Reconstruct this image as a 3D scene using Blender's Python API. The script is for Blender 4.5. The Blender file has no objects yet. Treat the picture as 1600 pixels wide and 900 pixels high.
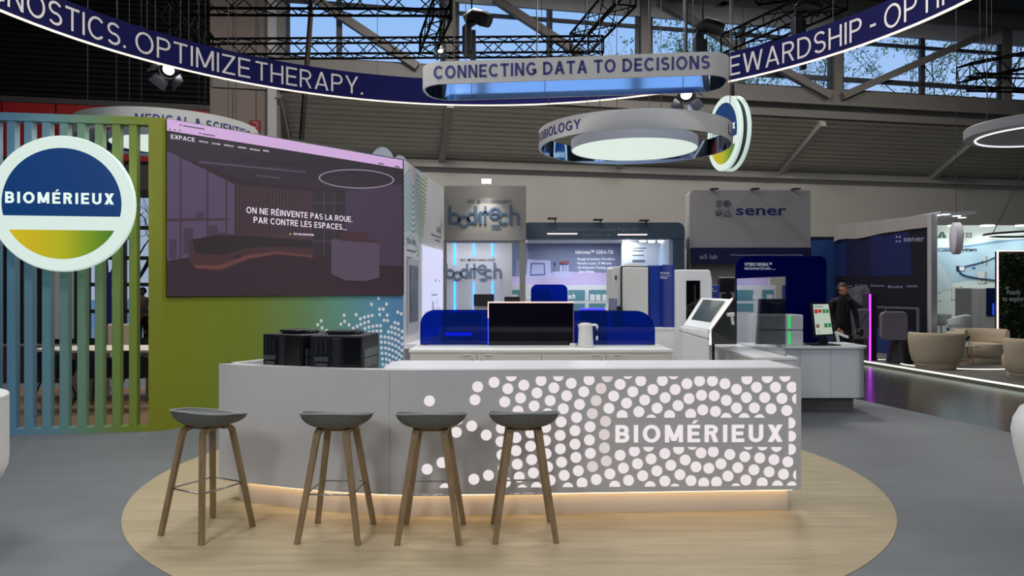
import bpy, math, random
from mathutils import Vector, Matrix
random.seed(7)
SC = bpy.context.scene
COL = SC.collection
PI = math.pi
# ------------------------------------------------------------------ camera
CAMZ, F, CX, CY = 1.66, 1150.0, 800.0, 450.0
cd = bpy.data.cameras.new('camera'); cam = bpy.data.objects.new('camera', cd); COL.objects.link(cam)
cd.sensor_width = 36.0; cd.lens = 36.0 * F / 1600.0; cd.clip_start = 0.05; cd.clip_end = 300
cam.location = (0, 0, CAMZ); cam.rotation_euler = (PI / 2, 0, 0)
SC.camera = cam
# ------------------------------------------------------------------ exposure
SC.view_settings.view_transform = 'Standard'; SC.view_settings.look = 'None'
SC.view_settings.exposure = 0.0; SC.view_settings.gamma = 1.0
SC.view_settings.use_curve_mapping = False
SC.cycles.max_bounces = 8; SC.cycles.transparent_max_bounces = 16
# ------------------------------------------------------------------ sky
W = bpy.data.worlds.new('sky'); SC.world = W; W.use_nodes = True
nt = W.node_tree; nt.nodes.clear()
tc = nt.nodes.new('ShaderNodeTexCoord'); sep = nt.nodes.new('ShaderNodeSeparateXYZ')
rp = nt.nodes.new('ShaderNodeValToRGB'); bg = nt.nodes.new('ShaderNodeBackground'); wo = nt.nodes.new('ShaderNodeOutputWorld')
rp.color_ramp.elements[0].position = 0.0; rp.color_ramp.elements[0].color = (0.58, 0.70, 0.90, 1)
rp.color_ramp.elements[1].position = 0.45; rp.color_ramp.elements[1].color = (0.22, 0.49, 0.97, 1)
nt.links.new(tc.outputs['Generated'], sep.inputs[0]); nt.links.new(sep.outputs[2], rp.inputs[0])
nt.links.new(rp.outputs[0], bg.inputs[0]); nt.links.new(bg.outputs[0], wo.inputs[0]); bg.inputs[1].default_value = 1.0
# ------------------------------------------------------------------ hall lamps and added fill lights
def area(name, loc, size, power, col=(1, 0.95, 0.88), rot=(0, 0, 0), spread=180):
    l = bpy.data.lights.new(name, 'AREA'); l.shape = 'DISK'; l.size = size; l.energy = power; l.color = col
    l.spread = math.radians(spread)
    o = bpy.data.objects.new(name, l); COL.objects.link(o); o.location = loc; o.rotation_euler = rot
    return o
for i, (x, y) in enumerate(((-2.9, 3.2), (1.9, 3.6), (-2.2, 7.4), (2.6, 7.4), (0.4, 10.4))):
    area('booth_light', (x, y, 6.3), 1.1, (84, 58, 88, 66, 92)[i], (0.97, 0.97, 1.0))
area('front_light', (-3.4, -2.0, 5.6), 1.8, 130, (0.99, 0.98, 0.98), (math.radians(52), 0, math.radians(-28)))
area('booth_light', (-4.7, 4.4, 6.3), 1.1, 68, (0.98, 0.98, 1.0))  # added fill, no fixture of its own: brightens the slats and left floor
area('front_light', (3.2, -2.6, 5.8), 1.8, 95, (0.99, 0.98, 0.98), (math.radians(52), 0, math.radians(22)))  # unseen fill added at right to even out the counter front
for x, y, p in ((-1.5, 15.0, 560), (5.5, 16.8, 480), (12.5, 18.0, 240), (-8, 14.5, 190), (9.5, 9.5, 60)):
    area('hall_lamp', (x, y, 10.2), 2.0, p, (1, 0.96, 0.9))

# ------------------------------------------------------------------ helpers
def S(c):
    return tuple(((v / 255) / 12.92 if v <= 10.31 else ((v / 255 + 0.055) / 1.055) ** 2.4) for v in c)
def P(px, py, Y): return Vector(((px - CX) * Y / F, Y, CAMZ - (py - CY) * Y / F))
def PX(px, Y): return (px - CX) * Y / F
def PZ(py, Y): return CAMZ - (py - CY) * Y / F
def onplane(px, py, o, n, off=0.0):
    d = Vector(((px - CX) / F, 1.0, (CY - py) / F)); c = Vector((0, 0, CAMZ)); o = Vector(o); n = Vector(n).normalized()
    return c + d * ((o + n * off - c).dot(n) / d.dot(n))

MATS = {}
def mat(name, col, rough=0.5, metal=0.0, emit=None, es=1.0, var=0.04, scale=6.0, bump=0.0, stretch=None, spec=None):
    if name in MATS: return MATS[name]
    m = bpy.data.materials.new(name); m.use_nodes = True; MATS[name] = m
    n = m.node_tree; b = n.nodes['Principled BSDF']
    c = S(col); b.inputs['Roughness'].default_value = rough; b.inputs['Metallic'].default_value = metal
    if spec is not None: b.inputs['Specular IOR Level'].default_value = spec
    b.inputs['Base Color'].default_value = (*c, 1)
    if emit is not None:
        b.inputs['Emission Color'].default_value = (*S(emit), 1); b.inputs['Emission Strength'].default_value = es
    if var > 0:
        tcn = n.nodes.new('ShaderNodeTexCoord'); nz = n.nodes.new('ShaderNodeTexNoise'); r = n.nodes.new('ShaderNodeValToRGB')
        nz.inputs['Scale'].default_value = scale; nz.inputs['Detail'].default_value = 4
        src = tcn.outputs['Object']
        if stretch:
            mp = n.nodes.new('ShaderNodeMapping'); mp.inputs['Scale'].default_value = stretch
            n.links.new(src, mp.inputs[0]); src = mp.outputs[0]
        n.links.new(src, nz.inputs['Vector']); n.links.new(nz.outputs[0], r.inputs[0])
        r.color_ramp.elements[0].position = 0.3; r.color_ramp.elements[1].position = 0.7
        r.color_ramp.elements[0].color = (*[x * (1 - var) for x in c], 1); r.color_ramp.elements[1].color = (*[min(1, x * (1 + var)) for x in c], 1)
        n.links.new(r.outputs[0], b.inputs['Base Color'])
        if bump > 0:
            bp = n.nodes.new('ShaderNodeBump'); bp.inputs['Strength'].default_value = bump; bp.inputs['Distance'].default_value = 0.01
            n.links.new(nz.outputs[0], bp.inputs['Height']); n.links.new(bp.outputs[0], b.inputs['Normal'])
    return m
def glow(name, col, es=1.0):
    return mat(name, (5, 5, 5), 0.4, 0, col, es, var=0)
def acrylic(name, col, tr, alpha, rough=0.05, gcol=(255, 255, 255)):
    if name in MATS: return MATS[name]
    m = bpy.data.materials.new(name); m.use_nodes = True; MATS[name] = m; n = m.node_tree; n.nodes.clear()
    out = n.nodes.new('ShaderNodeOutputMaterial'); mx = n.nodes.new('ShaderNodeMixShader'); tb = n.nodes.new('ShaderNodeBsdfTransparent')
    pb = n.nodes.new('ShaderNodeBsdfPrincipled'); pb.inputs['Base Color'].default_value = (*S(col), 1); pb.inputs['Roughness'].default_value = rough
    tb.inputs[0].default_value = (*S(tr), 1)
    lw = n.nodes.new('ShaderNodeLayerWeight'); lw.inputs['Blend'].default_value = 0.35
    ma = n.nodes.new('ShaderNodeMath'); ma.operation = 'MULTIPLY_ADD'; ma.inputs[1].default_value = 0.7 * (1 - alpha); ma.inputs[2].default_value = alpha
    n.links.new(lw.outputs['Fresnel'], ma.inputs[0]); n.links.new(ma.outputs[0], mx.inputs[0])
    n.links.new(tb.outputs[0], mx.inputs[1]); n.links.new(pb.outputs[0], mx.inputs[2]); n.links.new(mx.outputs[0], out.inputs[0])
    return m
def clear_glass(name, tr, blend=0.12, gl=1.0, rough=0.0, pwr=5.0):
    """thin clear pane: what lies behind shows through, edges-on it mirrors"""
    if name in MATS: return MATS[name]
    m = bpy.data.materials.new(name); m.use_nodes = True; MATS[name] = m; n = m.node_tree; n.nodes.clear()
    out = n.nodes.new('ShaderNodeOutputMaterial'); mx = n.nodes.new('ShaderNodeMixShader'); tb = n.nodes.new('ShaderNodeBsdfTransparent'); g = n.nodes.new('ShaderNodeBsdfGlossy')
    tb.inputs[0].default_value = (*S(tr), 1); g.inputs['Roughness'].default_value = rough; g.inputs['Color'].default_value = (gl, gl, gl, 1)
    lw = n.nodes.new('ShaderNodeLayerWeight'); lw.inputs['Blend'].default_value = 0.5; pw = n.nodes.new('ShaderNodeMath'); pw.operation = 'POWER'; pw.inputs[1].default_value = pwr
    ma = n.nodes.new('ShaderNodeMath'); ma.operation = 'MULTIPLY_ADD'; ma.inputs[1].default_value = 0.95; ma.inputs[2].default_value = blend * .4
    n.links.new(lw.outputs['Facing'], pw.inputs[0]); n.links.new(pw.outputs[0], ma.inputs[0]); n.links.new(ma.outputs[0], mx.inputs[0]); n.links.new(tb.outputs[0], mx.inputs[1]); n.links.new(g.outputs[0], mx.inputs[2]); n.links.new(mx.outputs[0], out.inputs[0])
    return m
def ramp_mat(name, origin, direction, length, stops, rough=0.45, emit=0.0):
    """paint that really changes colour along a line in the place"""
    if name in MATS: return MATS[name]
    m = bpy.data.materials.new(name); m.use_nodes = True; MATS[name] = m; n = m.node_tree; b = n.nodes['Principled BSDF']
    g = n.nodes.new('ShaderNodeNewGeometry'); sb = n.nodes.new('ShaderNodeVectorMath'); sb.operation = 'SUBTRACT'; sb.inputs[1].default_value = origin
    dt = n.nodes.new('ShaderNodeVectorMath'); dt.operation = 'DOT_PRODUCT'; dt.inputs[1].default_value = Vector(direction) / length
    r = n.nodes.new('ShaderNodeValToRGB')
    n.links.new(g.outputs['Position'], sb.inputs[0]); n.links.new(sb.outputs[0], dt.inputs[0]); n.links.new(dt.outputs['Value'], r.inputs[0])
    e = r.color_ramp.elements
    while len(e) < len(stops): e.new(0.5)
    for i, (p, c) in enumerate(stops): e[i].position = p; e[i].color = (*S(c), 1)
    b.inputs['Roughness'].default_value = rough
    if emit:
        n.links.new(r.outputs[0], b.inputs['Emission Color']); b.inputs['Emission Strength'].default_value = emit; b.inputs['Base Color'].default_value = (0.02, 0.02, 0.02, 1)
    else: n.links.new(r.outputs[0], b.inputs['Base Color'])
    return m

def wloc(o):
    v = Vector((0, 0, 0))
    while o: v += o.location; o = o.parent
    return v
def tag(o, label, cat, group=None, kind=None):
    if label: o['label'] = label
    if cat: o['category'] = cat
    if group: o['group'] = group
    if kind: o['kind'] = kind
    return o
def thing(name, label, cat, loc=(0, 0, 0), group=None):
    o = bpy.data.objects.new(name, None); COL.objects.link(o); o.location = loc; o.empty_display_size = 0.1
    return tag(o, label, cat, group)
def dup(root, loc, rz=0.0, label=None):
    r = root.copy(); COL.objects.link(r); r.location = loc; r.rotation_euler = (0, 0, rz)
    if label: r['label'] = label
    for ch in root.children:
        c = ch.copy(); COL.objects.link(c); c.parent = r
        for g in ch.children:
            d = g.copy(); COL.objects.link(d); d.parent = c
    return r

class B:
    """collects shapes (in world space, or local space for copied things) and links them as ONE mesh"""
    def __init__(s, T=None): s.v = []; s.f = []; s.m = []; s.T = T or Matrix.Identity(4)
    def add(s, vs, fs, mi=0):
        k = len(s.v); s.v += [s.T @ Vector(p) for p in vs]
        for q in fs: s.f.append([i + k for i in q]); s.m.append(mi)
        return s
    def box(s, x0, x1, y0, y1, z0, z1, mi=0):
        vs = [(x, y, z) for z in (z0, z1) for y in (y0, y1) for x in (x0, x1)]
        return s.add(vs, [(0, 2, 3, 1), (4, 5, 7, 6), (0, 1, 5, 4), (2, 6, 7, 3), (0, 4, 6, 2), (1, 3, 7, 5)], mi)
    def bar(s, a, b, w, h, mi=0, up=(0, 0, 1)):
        a = Vector(a); b = Vector(b); d = (b - a).normalized(); u = Vector(up)
        if abs(d.dot(u)) > 0.98: u = Vector((0, 1, 0))
        r = d.cross(u).normalized() * (w / 2); u = r.cross(d).normalized() * (h / 2)
        vs = [a - r - u, a + r - u, a + r + u, a - r + u, b - r - u, b + r - u, b + r + u, b - r + u]
        return s.add(vs, [(0, 1, 2, 3), (7, 6, 5, 4), (0, 4, 5, 1), (1, 5, 6, 2), (2, 6, 7, 3), (3, 7, 4, 0)], mi)
    def tube(s, pts, r, n=8, mi=0, closed=False):
        pts = [Vector(p) for p in pts]; L = len(pts); vs = []; fs = []
        rr = r if isinstance(r, (list, tuple)) else [r] * L
        ref = None
        for i, p in enumerate(pts):
            a = pts[(i - 1) % L] if (closed or i > 0) else p; b = pts[(i + 1) % L] if (closed or i < L - 1) else p
            d = (b - a).normalized()
            if ref is None: ref = Vector((0, 0, 1)) if abs(d.z) < 0.9 else Vector((1, 0, 0))
            x = d.cross(ref)
            if x.length < 1e-4: x = d.orthogonal()
            x.normalize(); y = d.cross(x).normalized(); ref = -y if False else ref
            for k in range(n):
                t = 2 * PI * k / n; vs.append(p + x * math.cos(t) * rr[i] + y * math.sin(t) * rr[i])
        for i in range(L if closed else L - 1):
            j = (i + 1) % L
            for k in range(n): fs.append((i * n + k, i * n + (k + 1) % n, j * n + (k + 1) % n, j * n + k))
        if not closed: fs += [tuple(range(n))[::-1], tuple(range((L - 1) * n, L * n))]
        return s.add(vs, fs, mi)
    def lathe(s, prof, c=(0, 0, 0), n=32, mi=0, capb=True, capt=True):
        vs = []; fs = []; c = Vector(c)
        for r, z in prof:
            for k in range(n): t = 2 * PI * k / n; vs.append(c + Vector((r * math.cos(t), r * math.sin(t), z)))
        for i in range(len(prof) - 1):
            for k in range(n): fs.append((i * n + k, i * n + (k + 1) % n, (i + 1) * n + (k + 1) % n, (i + 1) * n + k))
        if capb: fs.append(tuple(range(n))[::-1])
        if capt: fs.append(tuple(range((len(prof) - 1) * n, len(prof) * n)))
        return s.add(vs, fs, mi)
    def prism(s, poly, z0, z1, mi=0):
        n = len(poly); vs = [(x, y, z0) for x, y in poly] + [(x, y, z1) for x, y in poly]
        fs = [tuple(range(n))[::-1], tuple(range(n, 2 * n))] + [(i, (i + 1) % n, n + (i + 1) % n, n + i) for i in range(n)]
        return s.add(vs, fs, mi)
    def poly(s, pts, mi=0): return s.add(pts, [tuple(range(len(pts)))], mi)
    def build(s, name, mats, parent=None, smooth=None, bevel=0, seg=2, recalc=True, subsurf=0):
        me = bpy.data.meshes.new(name); off = wloc(parent) if parent else Vector((0, 0, 0))
        me.from_pydata([v - off for v in s.v], [], s.f)
        if not isinstance(mats, (list, tuple)): mats = [mats]
        for m in mats: me.materials.append(m)
        me.polygons.foreach_set('material_index', s.m)
        if recalc:
            import bmesh
            bm = bmesh.new(); bm.from_mesh(me); bmesh.ops.recalc_face_normals(bm, faces=bm.faces); bm.to_mesh(me); bm.free()
        if smooth is not None:
            me.shade_smooth()
            if smooth < 180: me.set_sharp_from_angle(angle=math.radians(smooth))
        me.update(); o = bpy.data.objects.new(name, me); COL.objects.link(o)
        if parent: o.parent = parent
        if bevel:
            md = o.modifiers.new('bevel', 'BEVEL'); md.width = bevel; md.segments = seg; md.limit_method = 'ANGLE'; md.angle_limit = math.radians(40)
        if subsurf:
            md = o.modifiers.new('sub', 'SUBSURF'); md.levels = subsurf; md.render_levels = subsurf
        return o
def struct(o): o['kind'] = 'structure'; return o
def frame(o, a, up=(0, 0, 1)):
    """local x along a, z up, y = away from the viewer (behind the face)"""
    a = Vector(a).normalized(); u = Vector(up).normalized(); b = u.cross(a).normalized()
    return Matrix(((a.x, b.x, u.x, o[0]), (a.y, b.y, u.y, o[1]), (a.z, b.z, u.z, o[2]), (0, 0, 0, 1)))
def arcpts(cx, cy, r, a0, a1, n): return [(cx + r * math.cos(math.radians(a0 + (a1 - a0) * i / n)), cy + r * math.sin(math.radians(a0 + (a1 - a0) * i / n))) for i in range(n + 1)]
def rrect(x0, x1, y0, y1, r, n=6):
    rs = r if isinstance(r, (list, tuple)) else (r, r, r, r)        # bl, br, tr, tl
    p = []
    for (cx, cy, a, q) in ((x0, y0, 180, rs[0]), (x1, y0, 270, rs[1]), (x1, y1, 0, rs[2]), (x0, y1, 90, rs[3])):
        if q <= 0: p.append((cx, cy)); continue
        p += arcpts(cx + (q if a in (180, 90) else -q), cy + (q if a in (180, 270) else -q), q, a, a + 90, n)
    return p
def panelT(o, a): # prism polygons drawn in (x right, z up), extruded along local y: swap axes
    return frame(o, a) @ Matrix(((1, 0, 0, 0), (0, 0, 1, 0), (0, 1, 0, 0), (0, 0, 0, 1)))

_txt = {}
def glyphs(body, bold=0.0, shear=0.0):
    k = (body, bold, shear)
    if k in _txt: return _txt[k]
    c = bpy.data.curves.new('t', 'FONT'); c.body = body; c.size = 1; c.offset = bold; c.resolution_u = 3; c.shear = shear
    o = bpy.data.objects.new('t', c); COL.objects.link(o)
    dg = bpy.context.evaluated_depsgraph_get(); me = bpy.data.meshes.new_from_object(o.evaluated_get(dg))
    v = [tuple(p.co) for p in me.vertices]; f = [tuple(p.vertices) for p in me.polygons]
    bpy.data.objects.remove(o); bpy.data.curves.remove(c); bpy.data.meshes.remove(me)
    _txt[k] = (v, f); return v, f
CAPH = None
def _sans(ch, w):
    """one upper-case grotesque letter of cap height 1 and stroke w: (polygons, advance)"""
    P_ = []
    def R(x0, y0, x1, y1): P_.append([(x0, y0), (x1, y0), (x1, y1), (x0, y1)])
    def V(x0, y0, x1, y1, d): P_.append([(x0, y0), (x0 + d, y0), (x1 + d, y1), (x1, y1)])
    def A(cx, cy, rx, ry, a0, a1, n=20):
        for i in range(n):
            p, q = (math.radians(a0 + (a1 - a0) * (i + k) / n) for k in (0, 1))
            P_.append([(cx + rx * math.cos(p), cy + ry * math.sin(p)), (cx + rx * math.cos(q), cy + ry * math.sin(q)), (cx + (rx - w) * math.cos(q), cy + (ry - w) * math.sin(q)), (cx + (rx - w) * math.cos(p), cy + (ry - w) * math.sin(p))])
    h = w / 2
    if ch == ' ': return P_, .22
    if ch == 'I': R(0, 0, w, 1); return P_, w
    if ch == '.': R(0, 0, w * 1.1, w * 1.1); return P_, w * 1.1
    if ch == '-': R(0, .36, .34, .36 + w); return P_, .34
    if ch == 'L': R(0, 0, w, 1); R(0, 0, .52, w); return P_, .52
    if ch in 'EÉ':
        R(0, 0, w, 1); R(0, 0, .6, w); R(0, 1 - w, .6, 1); R(0, .5 - h, .55, .5 + h)
        if ch == 'É': P_.append([(.22, 1.07), (.34, 1.07), (.52, 1.26), (.32, 1.26)])
        return P_, .6
    if ch == 'F': R(0, 0, w, 1); R(0, 1 - w, .57, 1); R(0, .47 - h, .52, .47 + h); return P_, .57
    if ch == 'T': R(.33 - h, 0, .33 + h, 1); R(0, 1 - w, .66, 1); return P_, .66
    if ch == 'H': R(0, 0, w, 1); R(.7 - w, 0, .7, 1); R(0, .5 - h, .7, .5 + h); return P_, .7
    if ch == 'O': A(.42, .5, .42, .51, 0, 360, 36); return P_, .84
    if ch == 'Q': A(.42, .5, .42, .51, 0, 360, 36); V(.62, -.03, .46, .26, w); return P_, .84
    if ch == 'C': A(.42, .5, .42, .51, 42, 318, 30); return P_, .78
    if ch == 'G': A(.42, .5, .42, .51, 42, 340, 30); R(.8 - w, .12, .8, .5); R(.46, .5 - w, .8, .5); return P_, .8
    if ch == 'D': R(0, 0, w, 1); R(0, 0, .3, w); R(0, 1 - w, .3, 1); A(.3, .5, .44, .5, -90, 90); return P_, .74
    r = (.5 + h) / 2
    if ch == 'B': R(0, 0, w, 1); R(0, 0, .38, w); R(0, 1 - w, .36, 1); R(0, .5 - h, .38, .5 + h); A(.38, r, .28, r, -90, 90); A(.36, 1 - r, .27, r, -90, 90); return P_, .66
    if ch in 'PR':
        q = .29 if ch == 'P' else .28; R(0, 0, w, 1); R(0, 1 - w, .35, 1); R(0, 1 - 2 * q, .35, 1 - 2 * q + w); A(.35, 1 - q, .29, q, -90, 90)
        if ch == 'R': V(.66 - w * 1.15, 0, .27, .5, w * 1.15)
        return P_, .64 if ch == 'P' else .67
    if ch == 'S': A(.32, 1 - r, .31, r + .005, 28, 270, 24); A(.32, r, .32, r + .005, -152, 90, 24); return P_, .64
    if ch == 'U': R(0, .34, w, 1); R(.7 - w, .34, .7, 1); A(.35, .34, .35, .35, 180, 360, 24); return P_, .7
    d = w * 1.12
    if ch == 'A': V(0, 0, .39 - d / 2, 1, d); V(.78 - d, 0, .39 - d / 2, 1, d); R(.17, .24, .61, .24 + w * .9); return P_, .78
    if ch == 'V': V(.38 - d / 2, 0, 0, 1, d); V(.38 - d / 2, 0, .76 - d, 1, d); return P_, .76
    if ch == 'W': V(.27 - d / 2, 0, 0, 1, d); V(.27 - d / 2, 0, .55 - d / 2, 1, d); V(.83 - d / 2, 0, .55 - d / 2, 1, d); V(.83 - d / 2, 0, 1.1 - d, 1, d); return P_, 1.1
    if ch == 'Y': R(.37 - h, 0, .37 + h, .44); V(.37 - d / 2, .4, 0, 1, d); V(.37 - d / 2, .4, .74 - d, 1, d); return P_, .74
    if ch == 'X': d = w * 1.28; V(0, 0, .72 - d, 1, d); V(.72 - d, 0, 0, 1, d); return P_, .72
    if ch == 'Z': R(0, 0, .64, w); R(0, 1 - w, .64, 1); V(0, w * .6, .64 - d, 1 - w * .6, d * 1.1); return P_, .64
    if ch == 'N': R(0, 0, w, 1); R(.72 - w, 0, .72, 1); V(.72 - d, 0, 0, 1, d); return P_, .72
    if ch == 'M': R(0, 0, w, 1); R(.86 - w, 0, .86, 1); V(.43 - d / 2, .08, 0, 1, d); V(.43 - d / 2, .08, .86 - d, 1, d); return P_, .86
    if ch == 'K': R(0, 0, w, 1); V(.66 - d * 1.15, 0, .18, .56, d * 1.15); V(w * .7, .33, .64 - d * 1.1, 1, d * 1.1); return P_, .66
    if ch == '&': A(.33, .76, .2, .25, -40, 220, 24); A(.3, .27, .3, .28, 100, 335, 24); V(.72 - d * 1.2, 0, .14, .72, d * 1.1); V(.3, .42, .43, .66, d); V(.55, .1, .68, .48, w); return P_, .74
    return None, 0
def sans_text(b, body, fn, width, cap, w, mi, align):
    G = [_sans(c, w) for c in body]; nat = sum(g[1] for g in G); n = len(body) - 1; sx = 1.0
    if width is None: gap = .17
    else:
        sx = max(.7, min(1.45, width / cap / (nat + (.22 if body == 'BIOMÉRIEUX' else .15) * n))); gap = (width / cap / sx - nat) / max(1, n)
        if gap < .09 or gap > .9 or n == 0: gap = .12; sx = width / cap / (nat + gap * n)
        G = [_sans(c, w / (1 + (sx - 1) * .5)) for c in body]
    W_ = (nat + gap * n) * sx * cap; x = 0 if align == 'l' else (-W_ / 2 if align == 'c' else -W_)
    for polys, adv in G:
        for p in polys: b.add([fn(x + q[0] * cap * sx, q[1] * cap) for q in p], [tuple(range(len(p)))], mi)
        x += (adv + gap) * cap * sx
    return b
def text_into(b, body, fn, width=None, cap=1.0, bold=0.0, mi=0, align='l', low=False):
    """letters mapped by fn(x, y): x in 0..width from the left end, y in cap heights * cap above the baseline"""
    global CAPH
    if all(c in ' ABCDEFGHIKLMNOPQRSTUVWXYZÉ.-&' for c in body): return sans_text(b, body, fn, width, cap, .125 + 2.7 * bold, mi, align)
    if CAPH is None: vv, _ = glyphs('H'); CAPH = max(p[1] for p in vv)
    v, f = glyphs(body, bold)
    if not v: return b
    x0 = min(p[0] for p in v); x1 = max(p[0] for p in v); sy = cap / CAPH; sx = sy if width is None else width / (x1 - x0)
    w = (x1 - x0) * sx; sh = 0 if align == 'l' else (-w / 2 if align == 'c' else -w)
    return b.add([fn((p[0] - x0) * sx + sh, p[1] * sy) for p in v], f, mi)
def text_plane(body, o, a, up, m, parent, width=None, cap=0.1, bold=0.0, name='lettering', align='l', off=0.003, b=None, mi=0):
    o = Vector(o); a = Vector(a).normalized(); up = Vector(up).normalized(); n = a.cross(up).normalized()
    bb = b or B(); text_into(bb, body, lambda x, y: o + a * x + up * y + n * off, width, cap, bold, mi, align)
    return bb if b else bb.build(name, m, parent, recalc=False)
def text_px(body, x0, x1, ybase, cappx, pl, m, parent, bold=0.0, name='lettering', b=None, mi=0, off=0.004):
    """lettering on the plane pl=(origin, normal); its ends, baseline and cap height read off the photo"""
    o, n = pl; A = onplane(x0, ybase, o, n); C = onplane(x1, ybase if not isinstance(cappx, tuple) else cappx[1], o, n)
    cp_ = cappx[0] if isinstance(cappx, tuple) else cappx
    D = onplane(x0, ybase - cp_, o, n); a = (C - A); nn = Vector(n).normalized()
    up = D - A; cap = up.length; w = a.length; a.normalize(); up.normalize()
    bb = b or B(); text_into(bb, body, lambda x, y: A + a * x + up * y + nn * off, w, cap, bold, mi)
    return bb if b else bb.build(name, m, parent, recalc=False)
def shape_px(b, pts, pl, mi=0, off=0.003):
    b.poly([onplane(x, y, pl[0], pl[1], off) for x, y in pts], mi); return b
def rect_px(x0, y0, x1, y1): return [(x0, y1), (x1, y1), (x1, y0), (x0, y0)]
# ------------------------------------------------------------------ shared materials
WHITE = mat('white_laminate', (236, 236, 236), 0.42, var=0.01)
CTOP = mat('white_counter_top', (240, 241, 242), 0.3, var=0.01)
PAINTW = mat('white_paint', (225, 224, 222), 0.6, var=0.02)
BLACK = mat('black_metal', (16, 16, 18), 0.45, var=0.1)
BLACKP = mat('black_plastic', (22, 23, 26), 0.38, var=0.1)
GREYM = mat('grey_steel_paint', (120, 116, 112), 0.6, var=0.06, scale=2)
CHROME = mat('brushed_steel', (190, 190, 192), 0.25, 1.0, var=0.02)
NAVY = mat('navy_print', (18, 24, 88), 0.5, var=0.02)
LED = glow('white_led_line', (255, 232, 205), 2.2)
WIRE = mat('steel_wire', (70, 70, 72), 0.5, 0.4, var=0)
# ================================================================== THE HALL
AL = math.radians(11.5); HU = Vector((math.cos(AL), math.sin(AL), 0)); HN = Vector((-math.sin(AL), math.cos(AL), 0)); HO = Vector((0, 21.4, 0))
def C(s, d, z): return HO + HU * s + HN * d + Vector((0, 0, z))
def cp(px, py, d=0.0): return onplane(px, py, HO + HN * d, HN)
def cs(px, d=0.0): return (cp(px, 450, d) - HO).dot(HU)
HT = frame(HO, HU)                       # local x = along the back wall, y = away, z = up
# floors
conc = mat('polished_dark_concrete', (52, 50, 48), 0.22, var=0.25, scale=1.2, stretch=(0.5, 2.5, 1), bump=0.05)
struct(B().box(-17, 24, -12.5, 40, -0.12, -0.02).build('floor', conc))
vinyl = mat('grey_vinyl_floor', (117, 120, 123), 0.5, var=0.07, scale=2.2, stretch=(0.7, 3, 1))
bf = [(-15, -8), (9.2, -8), (5.68, 8.65), (5.15, 10.97), (4.75, 12.7), (4.75, 13.6), (-15, 13.6)]
struct(B().prism(bf, -0.019, 0.0).build('booth_floor', vinyl))
woodf = bpy.data.materials.new('pale_oak_floor'); woodf.use_nodes = True
def _wood(m, c1, c2, sc, rough):
    m.use_nodes = True
    n = m.node_tree; b = n.nodes['Principled BSDF']; b.inputs['Roughness'].default_value = rough
    t = n.nodes.new('ShaderNodeTexCoord'); mp = n.nodes.new('ShaderNodeMapping'); mp.inputs['Scale'].default_value = sc
    z = n.nodes.new('ShaderNodeTexNoise'); z.inputs['Scale'].default_value = 3; z.inputs['Detail'].default_value = 6; z.inputs['Roughness'].default_value = 0.6
    r = n.nodes.new('ShaderNodeValToRGB'); r.color_ramp.elements[0].position = 0.32; r.color_ramp.elements[1].position = 0.68
    r.color_ramp.elements[0].color = (*S(c1), 1); r.color_ramp.elements[1].color = (*S(c2), 1)
    n.links.new(t.outputs['Object'], mp.inputs[0]); n.links.new(mp.outputs[0], z.inputs['Vector']); n.links.new(z.outputs[0], r.inputs[0]); n.links.new(r.outputs[0], b.inputs['Base Color'])
    return m
_wood(woodf, (172, 156, 122), (194, 178, 145), (0.45, 5, 1), 0.45)
struct(B().prism(arcpts(-0.02, 6.67, 3.11, 0, 358, 179), 0.0005, 0.004).build('wood_floor_inlay', woodf))
bm_ = bpy.data.materials.new('brown_oak_floor'); bm_.use_nodes = True; _wood(bm_, (120, 92, 66), (150, 118, 88), (0.45, 5, 1), 0.5)
struct(B().prism([(-9.5, 8.1), (-5.7, 8.45), (-4.1, 8.75), (-2.1, 11.3), (-2.1, 12.2), (-9.5, 12.2)], 0.0005, 0.004).build('meeting_area_floor', bm_))
# far carpeted stand floor with a light line along its edge
platm = mat('taupe_stand_carpet', (98, 94, 90), 0.8, var=0.05)
e0 = Vector((8.75, 9.1, 0)); e1 = Vector((7.7, 16.85, 0)); 
struct(B().prism([(8.75, 9.1), (16, 9.1), (16, 24.2), (6.7, 24.2)], -0.02, 0.05).build('stand_floor', platm))
ledw = glow('cool_white_led_line', (235, 245, 225), 1.5)
o = B().bar((8.735, 9.1, 0.045), (6.685, 24.2, 0.045), 0.03, 0.03).build('stand_edge_light', ledw); tag(o, 'white light line along the edge of the dark stand floor at right', 'light strip')
# back wall (below the sloping roof)
wallm = mat('warm_grey_wall', (190, 186, 179), 0.7, var=0.03, scale=0.8)
struct(B(HT).box(cs(334), 22, 2.6, 2.9, -0.02, 5.75).build('wall_back', wallm))
ledge = mat('wall_head_paint', (168, 164, 158), 0.6, var=0.03)
struct(B(HT).box(-9, 22, 2.35, 2.6, 5.5, 5.72).build('trim_1', ledge))
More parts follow.
